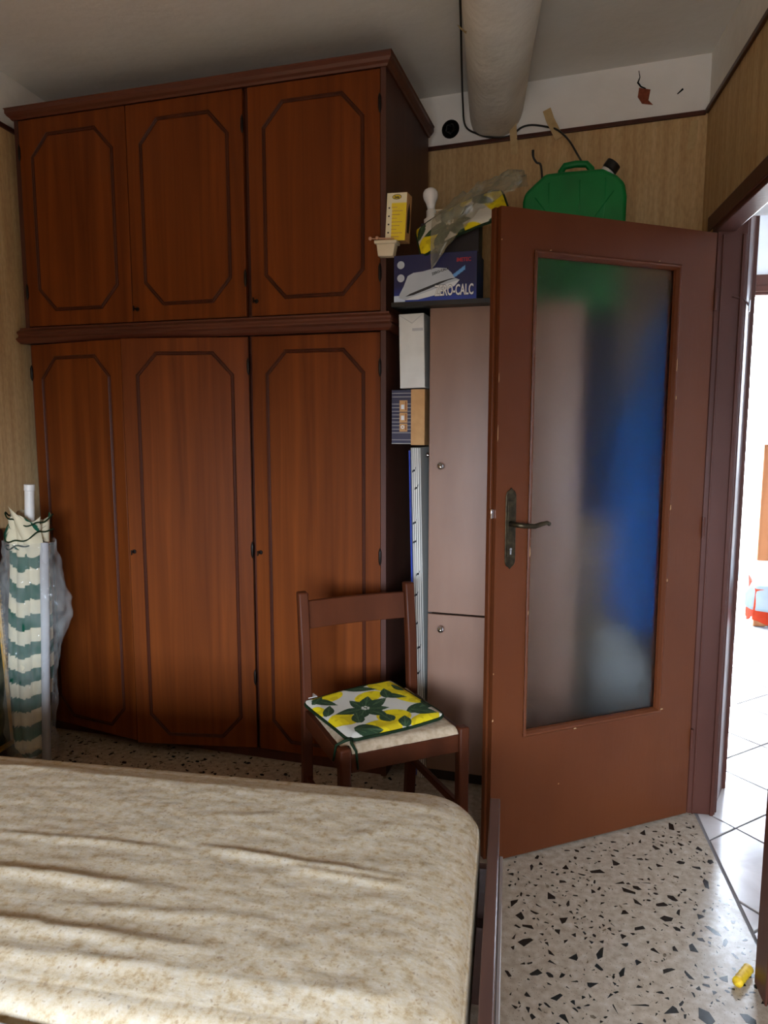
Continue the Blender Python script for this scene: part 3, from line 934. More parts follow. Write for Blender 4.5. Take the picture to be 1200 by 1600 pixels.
# steam iron drawn on the carton, lying along a rising diagonal
decal('printed_iron_body', [(0.06, 0.10), (0.13, 0.06), (0.35, 0.09), (0.55, 0.16), (0.77, 0.36), (0.80, 0.42), (0.74, 0.47), (0.70, 0.58), (0.64, 0.68), (0.52, 0.70), (0.36, 0.64), (0.24, 0.62), (0.17, 0.56), (0.12, 0.34), (0.07, 0.18)], M_IRONW, 0.0004)
decal('printed_iron_plate', [(0.13, 0.05), (0.30, 0.05), (0.52, 0.13), (0.74, 0.30), (0.80, 0.42), (0.66, 0.36), (0.44, 0.22), (0.24, 0.12)], M_IRONW2, 0.0007)
decal('printed_iron_line', [(0.14, 0.12), (0.24, 0.15), (0.44, 0.27), (0.66, 0.42), (0.76, 0.46), (0.70, 0.46), (0.56, 0.40), (0.36, 0.28), (0.20, 0.18)], M_DARKINK, 0.0009)
for zz, nm in ((0.80, 'badge'), (0.52, 'badge')):
    MB().lathe([(0.0, 0.0), (0.0135, 0.0), (0.0135, -0.0005), (0.0, -0.0005)], (0.085 * BWD, -0.0002, zz * BHT), 18, 'Y').build('printed_badge', M_IRONW, ib)
RX = (R(90), 0, 0)
text('lettering_outline', 'ZERO-CALC', 0.050, M_DARKINK, ib, (0.505 * BWD, -0.0014, 0.11 * BHT), RX, bold=0.0026, xscale=0.50)  # dark printed outline behind the white letters
text('lettering', 'ZERO-CALC', 0.050, M_WHITEINK, ib, (0.505 * BWD, -0.0022, 0.11 * BHT), RX, bold=0.0011, xscale=0.50)
text('lettering', 'ZERO-CALC', 0.0115, M_DARKINK, ib, (0.47 * BWD, -0.0008, 0.545 * BHT), (R(90), R(-17), 0), bold=0.0003)
text('lettering', 'IMETEC', 0.018, M_REDINK, ib, (0.76 * BWD, -0.0008, 0.80 * BHT), RX, bold=0.0004, xscale=0.85)

# cream plastic tub with cotton-tipped sticks, yellow carton standing in it
tub = thing('plastic_tub', 'small cream plastic tub under the yellow carton', 'tub', cfr(-0.151, -0.041, ZB + BHT + 0.001), (0, R(2), R(-6.5)))
mb = MB()
def tubring(w0, d0, z):
    return [(-w0, -d0, z), (w0, -d0, z), (w0, d0, z), (-w0, d0, z)]
mb.v = tubring(0.028, 0.016, 0.0) + tubring(0.034, 0.019, 0.042) + tubring(0.041, 0.024, 0.042) + tubring(0.042, 0.025, 0.053) + tubring(0.036, 0.020, 0.053) + tubring(0.029, 0.015, 0.004)
mb.f = [(3, 2, 1, 0)] + [(a * 4 + k, a * 4 + (k + 1) % 4, a * 4 + 4 + (k + 1) % 4, a * 4 + 4 + k) for a in range(5) for k in range(4)] + [(20, 21, 22, 23)]
mb.build('tub_shell', M_CREAMP, tub, bevel=0.002)
for k, (a, b) in enumerate((((-0.056, -0.018, 0.062), (0.02, 0.008, 0.058)), ((-0.030, -0.020, 0.062), (0.03, -0.012, 0.058)))):
    mbs = MB().tube([a, b], 0.002, 8).lathe([(0.0, -0.007), (0.005, -0.004), (0.0065, 0.0), (0.005, 0.004), (0.0, 0.007)], a, 12)
    s = mbs.build('wooden_peg', plain('pinkish_wood%d' % k, (206, 160, 132), 0.6), smooth=True)
    s.location = cfr(-0.151, -0.041, ZB + BHT + 0.002)
    s.rotation_euler = (0, 0, R(-6.5))
    tag(s, ('round-headed wooden peg poking furthest left out of the cream tub', 'round-headed wooden peg lying beside the yellow carton')[k], 'peg', 'pegs in the cream tub')
yb_ = thing('yellow_carton', 'slim yellow and white carton standing in the cream tub', 'carton', cfr(-0.122, -0.036, ZB + BHT + 0.057), (0, R(3), R(-10)))
YW, YH, YD = 0.074, 0.162, 0.055
def ycol(co):
    x, z = co.x / YW + 0.5, co.z / YH
    if z > 0.80 or x < 0.30 - 0.05 * z:
        return lin((226, 220, 190))
    return lin((232, 206, 44))
o = MB().grid(lambda u, v: (-YW / 2 + u * YW, 0, v * YH), 30, 50).build('printed_front', M_PRINT, yb_)
paint(o, ycol)
MB().add([(-YW / 2, 0, 0), (YW / 2, 0, 0), (YW / 2, YD, 0), (-YW / 2, YD, 0), (-YW / 2, 0, YH), (YW / 2, 0, YH), (YW / 2, YD, YH), (-YW / 2, YD, YH)],
         [(0, 3, 2, 1), (4, 5, 6, 7), (1, 2, 6, 5), (2, 3, 7, 6), (3, 0, 4, 7)]).build('carton_body', M_KRAFT, yb_)
MB().prism([(YD * 0.3, 0.03), (YD * 0.7, 0.03), (YD * 0.85, 0.09), (YD * 0.6, 0.135), (YD * 0.25, 0.10)], YW / 2, YW / 2 + 0.0004, (1, 2, 0)).build('printed_bulb', M_IRONB, yb_)
ov = [(0.016 * math.cos(a), 0.148 + 0.0075 * math.sin(a)) for a in np.linspace(0, 2 * math.pi, 24, endpoint=False)]
MB().prism(ov, -0.0005, -0.0001, (0, 2, 1)).build('printed_oval', M_YELINK, yb_)
MB().ring(ov, [(-0.0012, 0.0007), (0.0006, 0.0007)]).build('printed_oval_line', M_DARKINK, yb_)
text('lettering', 'bea', 0.013, M_DARKINK, yb_, (0, -0.0008, 0.1435), RX, bold=0.0003, align='CENTER')
for k in range(9):
    z = 0.012 + k * 0.0125
    MB().box(-0.016, 0.014 + 0.012 * math.sin(k * 2.1), -0.0004, -0.0001, z, z + 0.0022).build('printed_line', M_KRAFT, yb_)
for k in range(4):
    MB().box(-0.030, -0.024, -0.0004, -0.0001, 0.025 + k * 0.028, 0.030 + k * 0.028).build('printed_mark', M_DARKINK, yb_)

# bulb in its lamp holder
bl = thing('light_bulb', 'white opal light bulb in a lamp holder beside the yellow carton', 'bulb', cfr(-0.010, 0.062, 2.100), (R(2), R(-3), 0))
MB().lathe([(0.0, 0.128), (0.012, 0.1265), (0.021, 0.121), (0.027, 0.111), (0.028, 0.100), (0.025, 0.088), (0.018, 0.075), (0.0145, 0.062), (0.0135, 0.052), (0.0, 0.052)], (0, 0, 0), 24).build('glass_envelope', M_BULB, bl, smooth=True)
MB().lathe([(0.0, 0.0), (0.024, 0.0), (0.028, 0.004), (0.028, 0.020), (0.019, 0.026), (0.018, 0.050), (0.014, 0.053), (0.0, 0.053)], (0, 0, 0), 20).build('lamp_holder', M_WHITEP, bl, smooth=True)
MB().tube([(0.012, 0, 0.050), (0.060, -0.008, 0.045)], 0.0028, 8).build('pin', M_CREAMP, bl)
MB().tube([(0.012, -0.012, 0.034), (0.085, -0.02, 0.020)], 0.0028, 8).build('pin', M_CREAMP, bl)
# small carton lending the bulb and bag their height
tag(MB().box(-0.05, 0.16, -0.03, 0.05, 0.0, 0.122).build('flat_carton', M_CAB_D, loc=cfr(0.01, 0.045, ZB + BHT + 0.0005), rot=WROT, bevel=0.002), 'flat dark carton under the bulb and plastic bag', 'carton')

# ------------------------------------------------------------------ lemon print
YEL, YEL2 = lin((226, 206, 28)), lin((206, 184, 30))
LEAF, LEAF2, OFFW = lin((44, 66, 44)), lin((74, 96, 66)), lin((206, 204, 192))
LEMONS = [(-0.096, 0.135, 0.046, 0.030, 10), (0.115, 0.110, 0.040, 0.058, 35), (0.140, 0.010, 0.036, 0.062, 20), (-0.130, -0.050, 0.040, 0.034, -30), (-0.050, -0.150, 0.058, 0.036, 8),
          (0.022, -0.100, 0.046, 0.036, -10), (0.100, -0.158, 0.046, 0.022, 10), (0.020, 0.062, 0.045, 0.026, 15), (-0.170, 0.06, 0.02, 0.03, 0)]
LEAVES = [(-0.035, -0.012, 0.075, 0.018, 175), (-0.035, -0.012, 0.080, 0.020, 20), (-0.035, -0.012, 0.065, 0.018, -60), (-0.035, -0.012, 0.06, 0.016, 100), (-0.035, -0.012, 0.06, 0.017, 230), (-0.035, -0.012, 0.07, 0.018, 55), (-0.035, -0.012, 0.06, 0.015, -20),
          (-0.03, 0.16, 0.09, 0.016, -30), (-0.01, 0.15, 0.08, 0.015, 10), (0.05, 0.175, 0.07, 0.014, -15), (-0.15, 0.15, 0.08, 0.016, -60), (-0.16, 0.11, 0.05, 0.012, 40), (0.06, 0.06, 0.07, 0.015, -40), (0.07, 0.02, 0.06, 0.016, 70),
          (-0.14, -0.13, 0.07, 0.026, -20), (-0.10, -0.10, 0.06, 0.016, 70), (0.0, -0.13, 0.05, 0.02, 95), (0.02, -0.17, 0.05, 0.016, 60), (0.07, -0.10, 0.09, 0.022, 12), (0.09, -0.08, 0.07, 0.018, -50), (0.15, -0.09, 0.06, 0.014, 60), (0.165, -0.13, 0.05, 0.012, 10), (0.15, 0.05, 0.05, 0.012, 100), (-0.16, 0.0, 0.06, 0.014, 60)]
def lemon_print(x, y):
    c = OFFW
    for cx, cy, rx, ry, a in LEMONS:
        rx, ry = rx * 1.22, ry * 1.3
        ca, sa = math.cos(R(a)), math.sin(R(a))
        u, v = ((x - cx) * ca + (y - cy) * sa) / rx, (-(x - cx) * sa + (y - cy) * ca) / ry
        if u * u + v * v < 1:
            c = YEL if noise.noise((x * 40, y * 40, cx * 9)) > -0.1 else YEL2
    for cx, cy, l, w, a in LEAVES:
        l, w = l * 1.35, w * 1.3
        ca, sa = math.cos(R(a)), math.sin(R(a))
        u, v = ((x - cx) * ca + (y - cy) * sa) / l, (-(x - cx) * sa + (y - cy) * ca) / w
        if 0.06 < u < 1 and abs(v) < math.sin(math.pi * u ** 0.8):
            c = LEAF2 if abs(v) < 0.1 or abs(abs(v) - u * 1.2 % 0.5) < 0.04 else LEAF
    for k in range(6):
        a = k * 1.05
        if (x + 0.030 - 0.010 * math.cos(a)) ** 2 + (y + 0.008 - 0.010 * math.sin(a)) ** 2 < 0.0045 ** 2:
            c = OFFW
    return c

def cushion_parts(parent, hx, hy, th, rad, res, bendfn):
    """rounded square pad with printed top, plain underside and piping"""
    def rr(u, v):
        # map the unit square to a rounded square
        x, y = (u * 2 - 1), (v * 2 - 1)
        ax, ay = abs(x) * hx, abs(y) * hy
        if ax > hx - rad and ay > hy - rad:
            dx, dy = ax - (hx - rad), ay - (hy - rad)
            m = max(dx, dy)
            l = math.hypot(dx, dy)
            ax, ay = hx - rad + dx * m / l, hy - rad + dy * m / l
        return math.copysign(ax, x), math.copysign(ay, y)
    def top(u, v):
        x, y = rr(u, v)
        e = min(1, min(hx - abs(x), hy - abs(y)) / 0.03)
        return (x, y, th * (0.35 + 0.65 * math.sin(max(0, e) * math.pi / 2)) + bendfn(x, y))
    def bot(u, v):
        x, y = rr(u, v)
        return (x, y, bendfn(x, y))
    pad = MB().grid(top, res, res).build('printed_top', M_FAB, parent, smooth=True)
    paint(pad, lambda co: lemon_print(co.x, co.y))
    MB().grid(bot, 24, 24).build('underside', M_PIPE, parent)
    loop = []
    for a in range(4):
        for k in range(9):
            t = a * math.pi / 2 + (k / 8) * math.pi / 2
            cx, cy = (hx - rad) * (1 if a in (0, 3) else -1), (hy - rad) * (1 if a in (0, 1) else -1)
            x, y = cx + rad * math.cos(t), cy + rad * math.sin(t)
            loop.append((x, y, th * 0.22 + bendfn(x, y)))
    loop.append(loop[0])
    # subdivide long sides so the piping follows the bend
    path = []
    for p, q in zip(loop, loop[1:]):
        m = max(1, int(math.dist(p, q) / 0.03))
        for k in range(m):
            x, y = p[0] + (q[0] - p[0]) * k / m, p[1] + (q[1] - p[1]) * k / m
            path.append((x, y, th * 0.22 + bendfn(x, y)))
    path.append(path[0])
    MB().tube(path, 0.0048, 8, caps=False).build('piping', M_PIPE, parent, smooth=True)

# ------------------------------------------------------------------ chair
CH = R(33)
ch = thing('wooden_chair', 'plain brown wooden chair with beige padded seat before the wardrobe', 'chair', (-0.394, 2.186, 0), (0, 0, CH))
hw_, hd_ = 0.195, 0.185     # half width, half depth to the leg centres
LG = 0.0175
for sx in (-1, 1):
    x = sx * hw_
    MB().box(x - LG, x + LG, -hd_ - LG, -hd_ + LG, 0, 0.452).build('leg', M_CHAIR, ch, bevel=0.006)
    mb = MB()
    ys = [(0.0, hd_ + 0.020), (0.20, hd_ + 0.004), (0.45, hd_), (0.62, hd_ + 0.010), (0.825, hd_ + 0.035)]
    vs, fs = [], []
    for z, y in ys:
        vs += [(x - LG, y - LG, z), (x + LG, y - LG, z), (x + LG, y + LG, z), (x - LG, y + LG, z)]
    for k in range(len(ys) - 1):
        for e in range(4):
            fs.append((k * 4 + e, k * 4 + (e + 1) % 4, k * 4 + 4 + (e + 1) % 4, k * 4 + 4 + e))
    fs += [(3, 2, 1, 0), tuple(range(len(ys) * 4 - 4, len(ys) * 4))]
    mb.add(vs, fs).build('leg', M_CHAIR, ch, bevel=0.006)
MB().box(-hw_ + LG, hw_ - LG, -hd_ - 0.011, -hd_ + 0.011, 0.375, 0.432).build('seat_rail', M_CHAIR, ch, bevel=0.003)
MB().box(-hw_ + LG, hw_ - LG, hd_ - 0.011, hd_ + 0.011, 0.375, 0.432).build('seat_rail', M_CHAIR, ch, bevel=0.003)
for sx in (-1, 1):
    MB().box(sx * hw_ - 0.011, sx * hw_ + 0.011, -hd_ + LG, hd_ - LG, 0.375, 0.432).build('seat_rail', M_CHAIR, ch, bevel=0.003)
    MB().box(sx * hw_ - 0.009, sx * hw_ + 0.009, -hd_ + LG, hd_ - LG + 0.005, 0.17, 0.195).build('stretcher', M_CHAIR, ch, bevel=0.003)
def rail(u, v, off):
    x = -hw_ + LG + u * 2 * (hw_ - LG)
    z = 0.700 + v * 0.092
    return (x, hd_ + 0.016 + (z - 0.62) * 0.12 + 0.012 * math.sin(math.pi * u) + off, z)
mb = MB().grid(lambda u, v: rail(u, v, -0.009), 14, 3).grid(lambda u, v: rail(u, v, 0.009), 14, 3)
mb.v, mb.f = [], []
n = 15
vs, fs = [], []
for i in range(n):
    u = i / (n - 1)
    vs += [rail(u, 0, -0.009), rail(u, 1, -0.009), rail(u, 1, 0.009), rail(u, 0, 0.009)]
for i in range(n - 1):
    for e in range(4):
        fs.append((i * 4 + e, i * 4 + (e + 1) % 4, i * 4 + 4 + (e + 1) % 4, i * 4 + 4 + e))
fs += [(0, 1, 2, 3), (n * 4 - 4, n * 4 - 3, n * 4 - 2, n * 4 - 1)]
mb.add(vs, fs).build('back_rail', M_CHAIR, ch, bevel=0.003)
def seat_top(u, v):
    x, y = (u * 2 - 1) * (hw_ - 0.006), (v * 2 - 1) * (hd_ + 0.012)
    # corners notched round the legs
    if abs(x) > hw_ - LG - 0.003 and abs(y) > hd_ - LG - 0.003:
        x = math.copysign(hw_ - LG - 0.003, x)
    e = min(1, min((hw_ - 0.006) - abs(x), (hd_ + 0.012) - abs(y)) / 0.025)
    return (x, y, 0.434 + 0.020 * math.sin(max(0, e) * math.pi / 2) + 0.0015 * noise.noise((x * 40, y * 40, 0)))
mb = MB().grid(seat_top, 40, 40)
mb.box(-hw_ + 0.008, hw_ - 0.008, -hd_ + LG, hd_ - LG, 0.4325, 0.436)
mb.build('seat', M_PILOW, ch, smooth=True)

def cbend(x, y):
    return 0.006 * (x + y) / 0.3 + 0.004 * math.sin(x * 14 + 1) * math.sin(y * 11)
cu = thing('seat_cushion', 'lemon-print cushion with dark green piping lying on the wooden chair', 'cushion', (-0.424, 2.188, 0.4625), (0, 0, R(40)))
def place_rot(fn):
    return fn
cushion_parts(cu, 0.172, 0.172, 0.016, 0.035, 210, cbend)
MB().box(-0.150, -0.118, 0.168, 0.200, 0.010, 0.012).build('care_tag', M_WHITEP, cu)
MB().tube([(-0.160, -0.160, 0.004), (-0.172, -0.185, 0.000), (-0.165, -0.200, -0.020), (-0.160, -0.202, -0.075)], [0.004, 0.005, 0.004, 0.0035], 8).build('tie', M_PIPE, cu, smooth=True)
MB().tube([(-0.165, -0.165, 0.004), (-0.185, -0.165, 0.002), (-0.205, -0.150, -0.012), (-0.212, -0.145, -0.06)], [0.004, 0.005, 0.004, 0.0035], 8).build('tie', M_PIPE, cu, smooth=True)

# ------------------------------------------------------------------ second lemon cushion and its plastic bag on the iron box
def cbend2(x, y):
    return 0.020 * math.sin((x + 0.172) / 0.344 * math.pi) + 0.01 * math.sin(y * 15)
c2 = thing('bagged_cushion', 'lemon-print cushion wrapped in a plastic bag on the iron box', 'cushion', cfr(0.112, 0.000, 2.075), (R(48), R(-21), R(-6.5)))
cushion_parts(c2, 0.165, 0.075, 0.018, 0.03, 90, cbend2)
def bag_pt(u, v):
    # sheet slung over the cushion, hanging down in front of the carton
    x = 0.022 + 0.305 * u
    s = v * 0.34
    zt = 2.080 + 0.135 * u + 0.035 * math.sin(math.pi * u)
    if s < 0.16:
        y, z = 0.12 - s, zt
    else:
        drop = s - 0.16
        y = -0.04 - 0.045 * math.sin(min(1, drop / 0.05) * math.pi / 2)
        z = zt - drop * (1.0 - 0.72 * u)
    k = 0.016
    y += k * noise.noise((x * 16, s * 20, 1.3)) - 0.004
    z += k * noise.noise((x * 18, s * 22, 7.7)) + 0.6 * k * noise.noise((x * 45, s * 50, 2.0))
    return cfr(x, y, z + 0.012)
tag(MB().grid(bag_pt, 70, 60).build('plastic_bag', M_FILM2, smooth=True), 'crumpled cloudy plastic bag over the cushion and iron box', 'bag')

# ------------------------------------------------------------------ boxes and ironing board in the gap
wbx = thing('white_box', 'plain white narrow carton wedged upright beside the cabinet', 'box', cfr(-0.113, 0.006, 1.5125), (0, R(-1.2), R(-6.5)))
MB().box(0, 0.094, 0, 0.28, 0, 0.2675).build('carton', M_WHITEBOX, wbx, bevel=0.002)
MB().add([(0.003, -0.0008, 0.262), (0.050, -0.0008, 0.232), (0.091, -0.0008, 0.264), (0.091, -0.0002, 0.266), (0.050, -0.0002, 0.234), (0.003, -0.0002, 0.264)], [(0, 1, 4, 5), (1, 2, 3, 4)]).build('flap_crease', M_SHEET, wbx)
MB().box(0.050, 0.090, -0.0006, -0.0001, 0.205, 0.215).build('clear_tape', M_SHEET, wbx)
sbx = thing('striped_box', 'navy and white striped carton with kraft side under the white carton', 'box', cfr(-0.144, 0.004, 1.309), (0, 0, R(-6.5)))
SW, SH = 0.075, 0.198
def stripes(co):
    z = co.z / SH
    navy, wht = lin((34, 34, 62)), lin((196, 192, 186))
    k = (z * 15.0) % 1.0
    return wht if k < 0.16 and not (0.10 < z < 0.20 or 0.80 < z < 0.86) else navy
o = MB().grid(lambda u, v: (u * SW, 0, v * SH), 12, 150).build('printed_front', M_PRINT, sbx)
paint(o, stripes)
MB().add([(0, 0.0002, 0), (SW, 0.0002, 0), (SW + 0.012, 0.26, 0), (0, 0.26, 0), (0, 0.0002, SH), (SW, 0.0002, SH), (SW + 0.012, 0.26, SH), (0, 0.26, SH)],
         [(0, 3, 2, 1), (4, 5, 6, 7), (1, 2, 6, 5), (2, 3, 7, 6), (3, 0, 4, 7), (0, 1, 5, 4)]).build('carton', plain('navy_striped_card', (34, 34, 62), 0.5), sbx)
MB().box(SW + 0.0005, SW + 0.052, -0.008, 0.250, -0.004, SH + 0.002).build('kraft_side', M_KRAFT, sbx, bevel=0.001)
for k, (z0, z1) in enumerate(((0.045, 0.075), (0.078, 0.115), (0.118, 0.160))):
    lb = MB().box(0.030, 0.060, -0.0008, -0.0001, z0, z1).build('printed_label', M_KRAFT, sbx)
    if k == 0:
        MB().ring([(0.042 + 0.006 * math.cos(a), 0.062 + 0.006 * math.sin(a)) for a in np.linspace(0, 2 * math.pi, 14, endpoint=False)], [(-0.001, 0.0011), (0.0025, 0.0011)]).build('printed_mark', M_WHITEINK, lb)
    else:
        MB().box(0.036, 0.048, -0.0012, -0.0008, z0 + 0.010, z0 + 0.026).build('printed_mark', M_WHITEINK, lb)
    MB().box(0.0525, 0.0555, -0.0012, -0.0008, z0 + 0.006, z1 - 0.004).build('printed_mark', M_BRICK, lb)

# folded ironing board stood on end
irb = thing('ironing_board', 'folded ironing board with striped cover and blue edge beside the cabinet', 'ironing board', cfr(-0.050, 0.012, 0.0), (0, R(-1.4), R(-6.5)))
IRL = 1.290
def ir_mesh(x0, x1, n=40):
    vs, fs = [], []
    m = 10
    for i in range(n + 1):
        z = 0.004 + IRL * i / n
        cx, hx = (x0 + x1) / 2, (x1 - x0) / 2
        for k in range(m):
            a = math.pi * k / (m - 1)
            vs.append((cx - hx * math.cos(a) , -0.010 * math.sin(a) + 0.010, z))
        vs.append((x1, 0.30, z))
        vs.append((x0, 0.30, z))
    q = m + 2
    for i in range(n):
        for k in range(q):
            fs.append((i * q + k, i * q + (k + 1) % q, (i + 1) * q + (k + 1) % q, (i + 1) * q + k))
    fs += [tuple(range(q - 1, -1, -1)), tuple(range(n * q, (n + 1) * q))]
    return MB().add(vs, fs)
def ir_mat():
    m, t, b = base_mat('striped_cover', 0.85, 0.2)
    v = coords(t, (1, 1, 1))
    s = nn(t, 'ShaderNodeSeparateXYZ')
    t.links.new(v, s.inputs[0])
    w = nn(t, 'ShaderNodeMath', operation='MULTIPLY')
    w.inputs[1].default_value = 2 * math.pi / 0.0074
    t.links.new(s.outputs['X'], w.inputs[0])
    sn = nn(t, 'ShaderNodeMath', operation='SINE')
    t.links.new(w.outputs[0], sn.inputs[0])
    r = ramp(t, [(0.72, lin((214, 212, 204))), (0.84, lin((44, 44, 48)))])
    mr = nn(t, 'ShaderNodeMapRange')
    mr.inputs['From Min'].default_value = -1
    t.links.new(sn.outputs[0], mr.inputs[0])
    t.links.new(mr.outputs[0], r.inputs[0])
    t.links.new(r.outputs[0], b.inputs['Base Color'])
    return m
ir_mesh(0.006, 0.044).build('striped_cover', ir_mat(), irb, smooth=False)
MB().box(0.000, 0.0055, -0.001, 0.298, 0.01, 1.285).build('blue_edge', plain('blue_edging', (40, 64, 158), 0.6), irb, bevel=0.002)
for k in range(9):
    z = 0.42 + k * 0.10 + 0.02 * math.sin(k * 3)
    s = [(0.014, 0.0), (0.026, 0.006), (0.030, 0.022), (0.024, 0.012), (0.016, 0.010)]
    MB().prism([(a + 0.006 * math.sin(k * 2), z + b) for a, b in s], -0.0012, 0.002, (0, 2, 1)).build('printed_figure', M_DARKINK, irb)

# ------------------------------------------------------------------ green jerrycan
jc = thing('jerrycan', 'green plastic jerrycan with handle standing on the taupe cabinet', 'jerrycan', (0.218, 2.920, CHT + 0.0005), (0, 0, R(-6.5)))
jc.scale = (1.0, 1.0, 1.06)
sil = [(-0.165, 0.0), (0.165, 0.0), (0.182, 0.02), (0.186, 0.38), (0.178, 0.425), (0.150, 0.452), (0.100, 0.478), (-0.040, 0.480), (-0.105, 0.478), (-0.178, 0.420), (-0.186, 0.39), (-0.182, 0.02)]
MB().prism(sil, -0.085, 0.085, (0, 2, 1)).build('body', M_GREEN, jc, bevel=0.022, seg=4)
hp_ = [(-0.055, 0.0, 0.470), (-0.052, 0.0, 0.505), (-0.040, 0.0, 0.522), (0.0, 0.0, 0.526), (0.040, 0.0, 0.522), (0.056, 0.0, 0.505), (0.060, 0.0, 0.470)]
MB().tube(hp_, [0.015, 0.013, 0.012, 0.012, 0.012, 0.013, 0.015], 12).build('handle', M_GREEN, jc, smooth=True)
for a, b in (((-0.14, 0.05), (0.14, 0.40)), ((-0.14, 0.40), (0.14, 0.05))):
    MB().tube([(a[0], -0.0778, a[1]), (b[0], -0.0778, b[1])], 0.008, 8).build('embossed_rib', M_GREEN, jc, smooth=True)
for x in (-0.09, 0.02, 0.11):
    MB().tube([(x, -0.0778, 0.30), (x, -0.0778, 0.445)], 0.008, 8).build('embossed_rib', M_GREEN, jc, smooth=True)
ncap = MB().tube([(0.098, 0, 0.462), (0.120, 0, 0.492)], [0.027, 0.026], 18).build('neck', M_WHITEP, jc, smooth=False)
MB().tube([(0.1215, 0, 0.494), (0.139, 0, 0.5175)], [0.029, 0.028], 20).build('cap', M_BLACK, jc, bevel=0.003)

# ------------------------------------------------------------------ cable, masking tapes, twig
cpts = [(-0.130, 1.2, 2.80), (-0.170, 2.0, 2.79), (-0.198, 2.6, 2.77), (-0.220, 3.0, 2.755), (-0.232, 3.25, 2.74)]
cpts += [(-0.225, 3.322, 2.675), (-0.17, 3.315, 2.635), (-0.10, 3.305, 2.612), (-0.03, 3.298, 2.612), (0.015, 3.292, 2.640), (0.06, 3.286, 2.645), (0.12, 3.276, 2.630), (0.165, 3.24, 2.60), (0.205, 3.14, 2.52), (0.235, 3.05, 2.43), (0.245, 2.99, 2.385)]
def smooth_path(P, n=6):
    P = [Vector(p) for p in P]
    out = []
    for i in range(len(P) - 1):
        a, b, c, d = P[max(i - 1, 0)], P[i], P[i + 1], P[min(i + 2, len(P) - 1)]
        for k in range(n):
            t = k / n
            out.append(0.5 * ((2 * b) + (c - a) * t + (2 * a - 5 * b + 4 * c - d) * t * t + (3 * b - a - 3 * c + d) * t ** 3))
    out.append(P[-1])
    return out
tag(MB().tube(smooth_path(cpts), 0.004, 8).build('cable', M_CABLE, smooth=True), 'black cable running along the beam and down to the jerrycan', 'cable')
def tape_strip(pts, w, label, name='masking_tape', perp=(1, 0, 0)):
    pts = [Vector(p) for p in pts]
    pv = Vector(perp)
    vs, fs = [], []
    for p in pts:
        vs += [p - pv * w / 2, p + pv * w / 2]
    for i in range(len(pts) - 1):
        fs.append((i * 2, i * 2 + 1, i * 2 + 3, i * 2 + 2))
    o = MB().add(vs, fs).build(name, M_TAPE, solid=0.0008)
    tag(o, label, 'tape', 'strips of masking tape')
def bwp(x, z, out):
    n = (math.sin(BA), -math.cos(BA))
    return (x + n[0] * out, yb(x) + n[1] * out, z)
tape_strip([bwp(-0.020, 2.690, 0.055), bwp(-0.014, 2.640, 0.035), bwp(-0.012, 2.58, 0.014), bwp(-0.010, 2.535, 0.010)], 0.030, 'loose strip of masking tape hanging at the end of the beam')
tape_strip([bwp(0.122, 2.695, 0.020), bwp(0.138, 2.650, 0.022), bwp(0.158, 2.61, 0.026), bwp(0.176, 2.575, 0.016)], 0.034, 'slanting strip of masking tape holding the cable above the jerrycan', perp=(0.92, -0.1, 0.38))
tape_strip([bwp(0.692, 2.578, 0.0085), bwp(0.690, 2.53, 0.0085), bwp(0.682, 2.470, 0.0085)], 0.030, 'faded strip of masking tape near the right corner')
tape_strip([(-0.205, 2.62, 2.722), (-0.178, 2.60, 2.690), (-0.160, 2.57, 2.672)], 0.026, 'small strip of masking tape stuck on the beam', perp=(0.2, 0.95, 0))
tw = [(0.060, 2.965, 2.430), (0.062, 2.967, 2.405), (0.075, 2.97, 2.385), (0.092, 2.972, 2.372), (0.10, 2.975, 2.285)]
tag(MB().tube(smooth_path(tw, 4), [0.005] * 4 + [0.004] * 13, 8).build('cable_end', M_CABLE, smooth=True), 'short bent black cable end sticking up left of the jerrycan handle', 'cable')

# ------------------------------------------------------------------ clothes behind the frosted door
def garment(name, label, cat, mat, loc, H, prof, depth, pleats, seed):
    """hanging cloth: prof = list of (t from bottom to top, half width, x shift)"""
    def at(t):
        for (a, w1, s1), (b, w2, s2) in zip(prof, prof[1:]):
            if t <= b:
                k = (t - a) / (b - a)
                k = k * k * (3 - 2 * k)
                return w1 + (w2 - w1) * k, s1 + (s2 - s1) * k
        return prof[-1][1:]
    def fn(u, v):
        w, s = at(v)
        a = 2 * math.pi * u
        k = 1 + 0.10 * (1 - 0.6 * v) * math.sin(a * pleats + seed) + 0.05 * noise.noise((math.cos(a) * 2, v * 3, seed))
        return (s + w * k * math.cos(a), depth * k * (0.5 + 0.5 * min(1, w / 0.1)) * math.sin(a), v * H)
    t = thing(name, label, cat, loc, (0, 0, BA))
    mb = MB().grid(fn, 64, 30)
    mb.f.append(tuple(range(64)))
    mb.f.append(tuple(30 * 65 + k for k in range(64)))
    mb.build('cloth', mat, t, smooth=True)
    MB().tube([(prof[-1][2], 0, H - 0.01), (prof[-1][2], 0.0, H + 0.03), (prof[-1][2], 0.05, H + 0.045)], 0.004, 8).build('hanging_loop', mat, t)
    return t
garment('blue_garment', 'bright blue garment hanging behind the frosted glass of the door', 'garment', M_BLUE, (0.545, 3.07, 0.50), 1.36, [(0.0, 0.110, 0.0), (0.25, 0.122, -0.004), (0.6, 0.115, 0.004), (0.85, 0.080, 0.035), (1.0, 0.045, 0.06)], 0.065, 6, 0.4)
garment('navy_garment', 'dark navy garment hanging left of the blue one behind the door', 'garment', M_NAVY, (0.345, 3.12, 1.0), 0.95, [(0.0, 0.075, 0.0), (0.3, 0.085, 0.0), (0.8, 0.085, 0.0), (1.0, 0.05, 0.0)], 0.06, 5, 2.0)
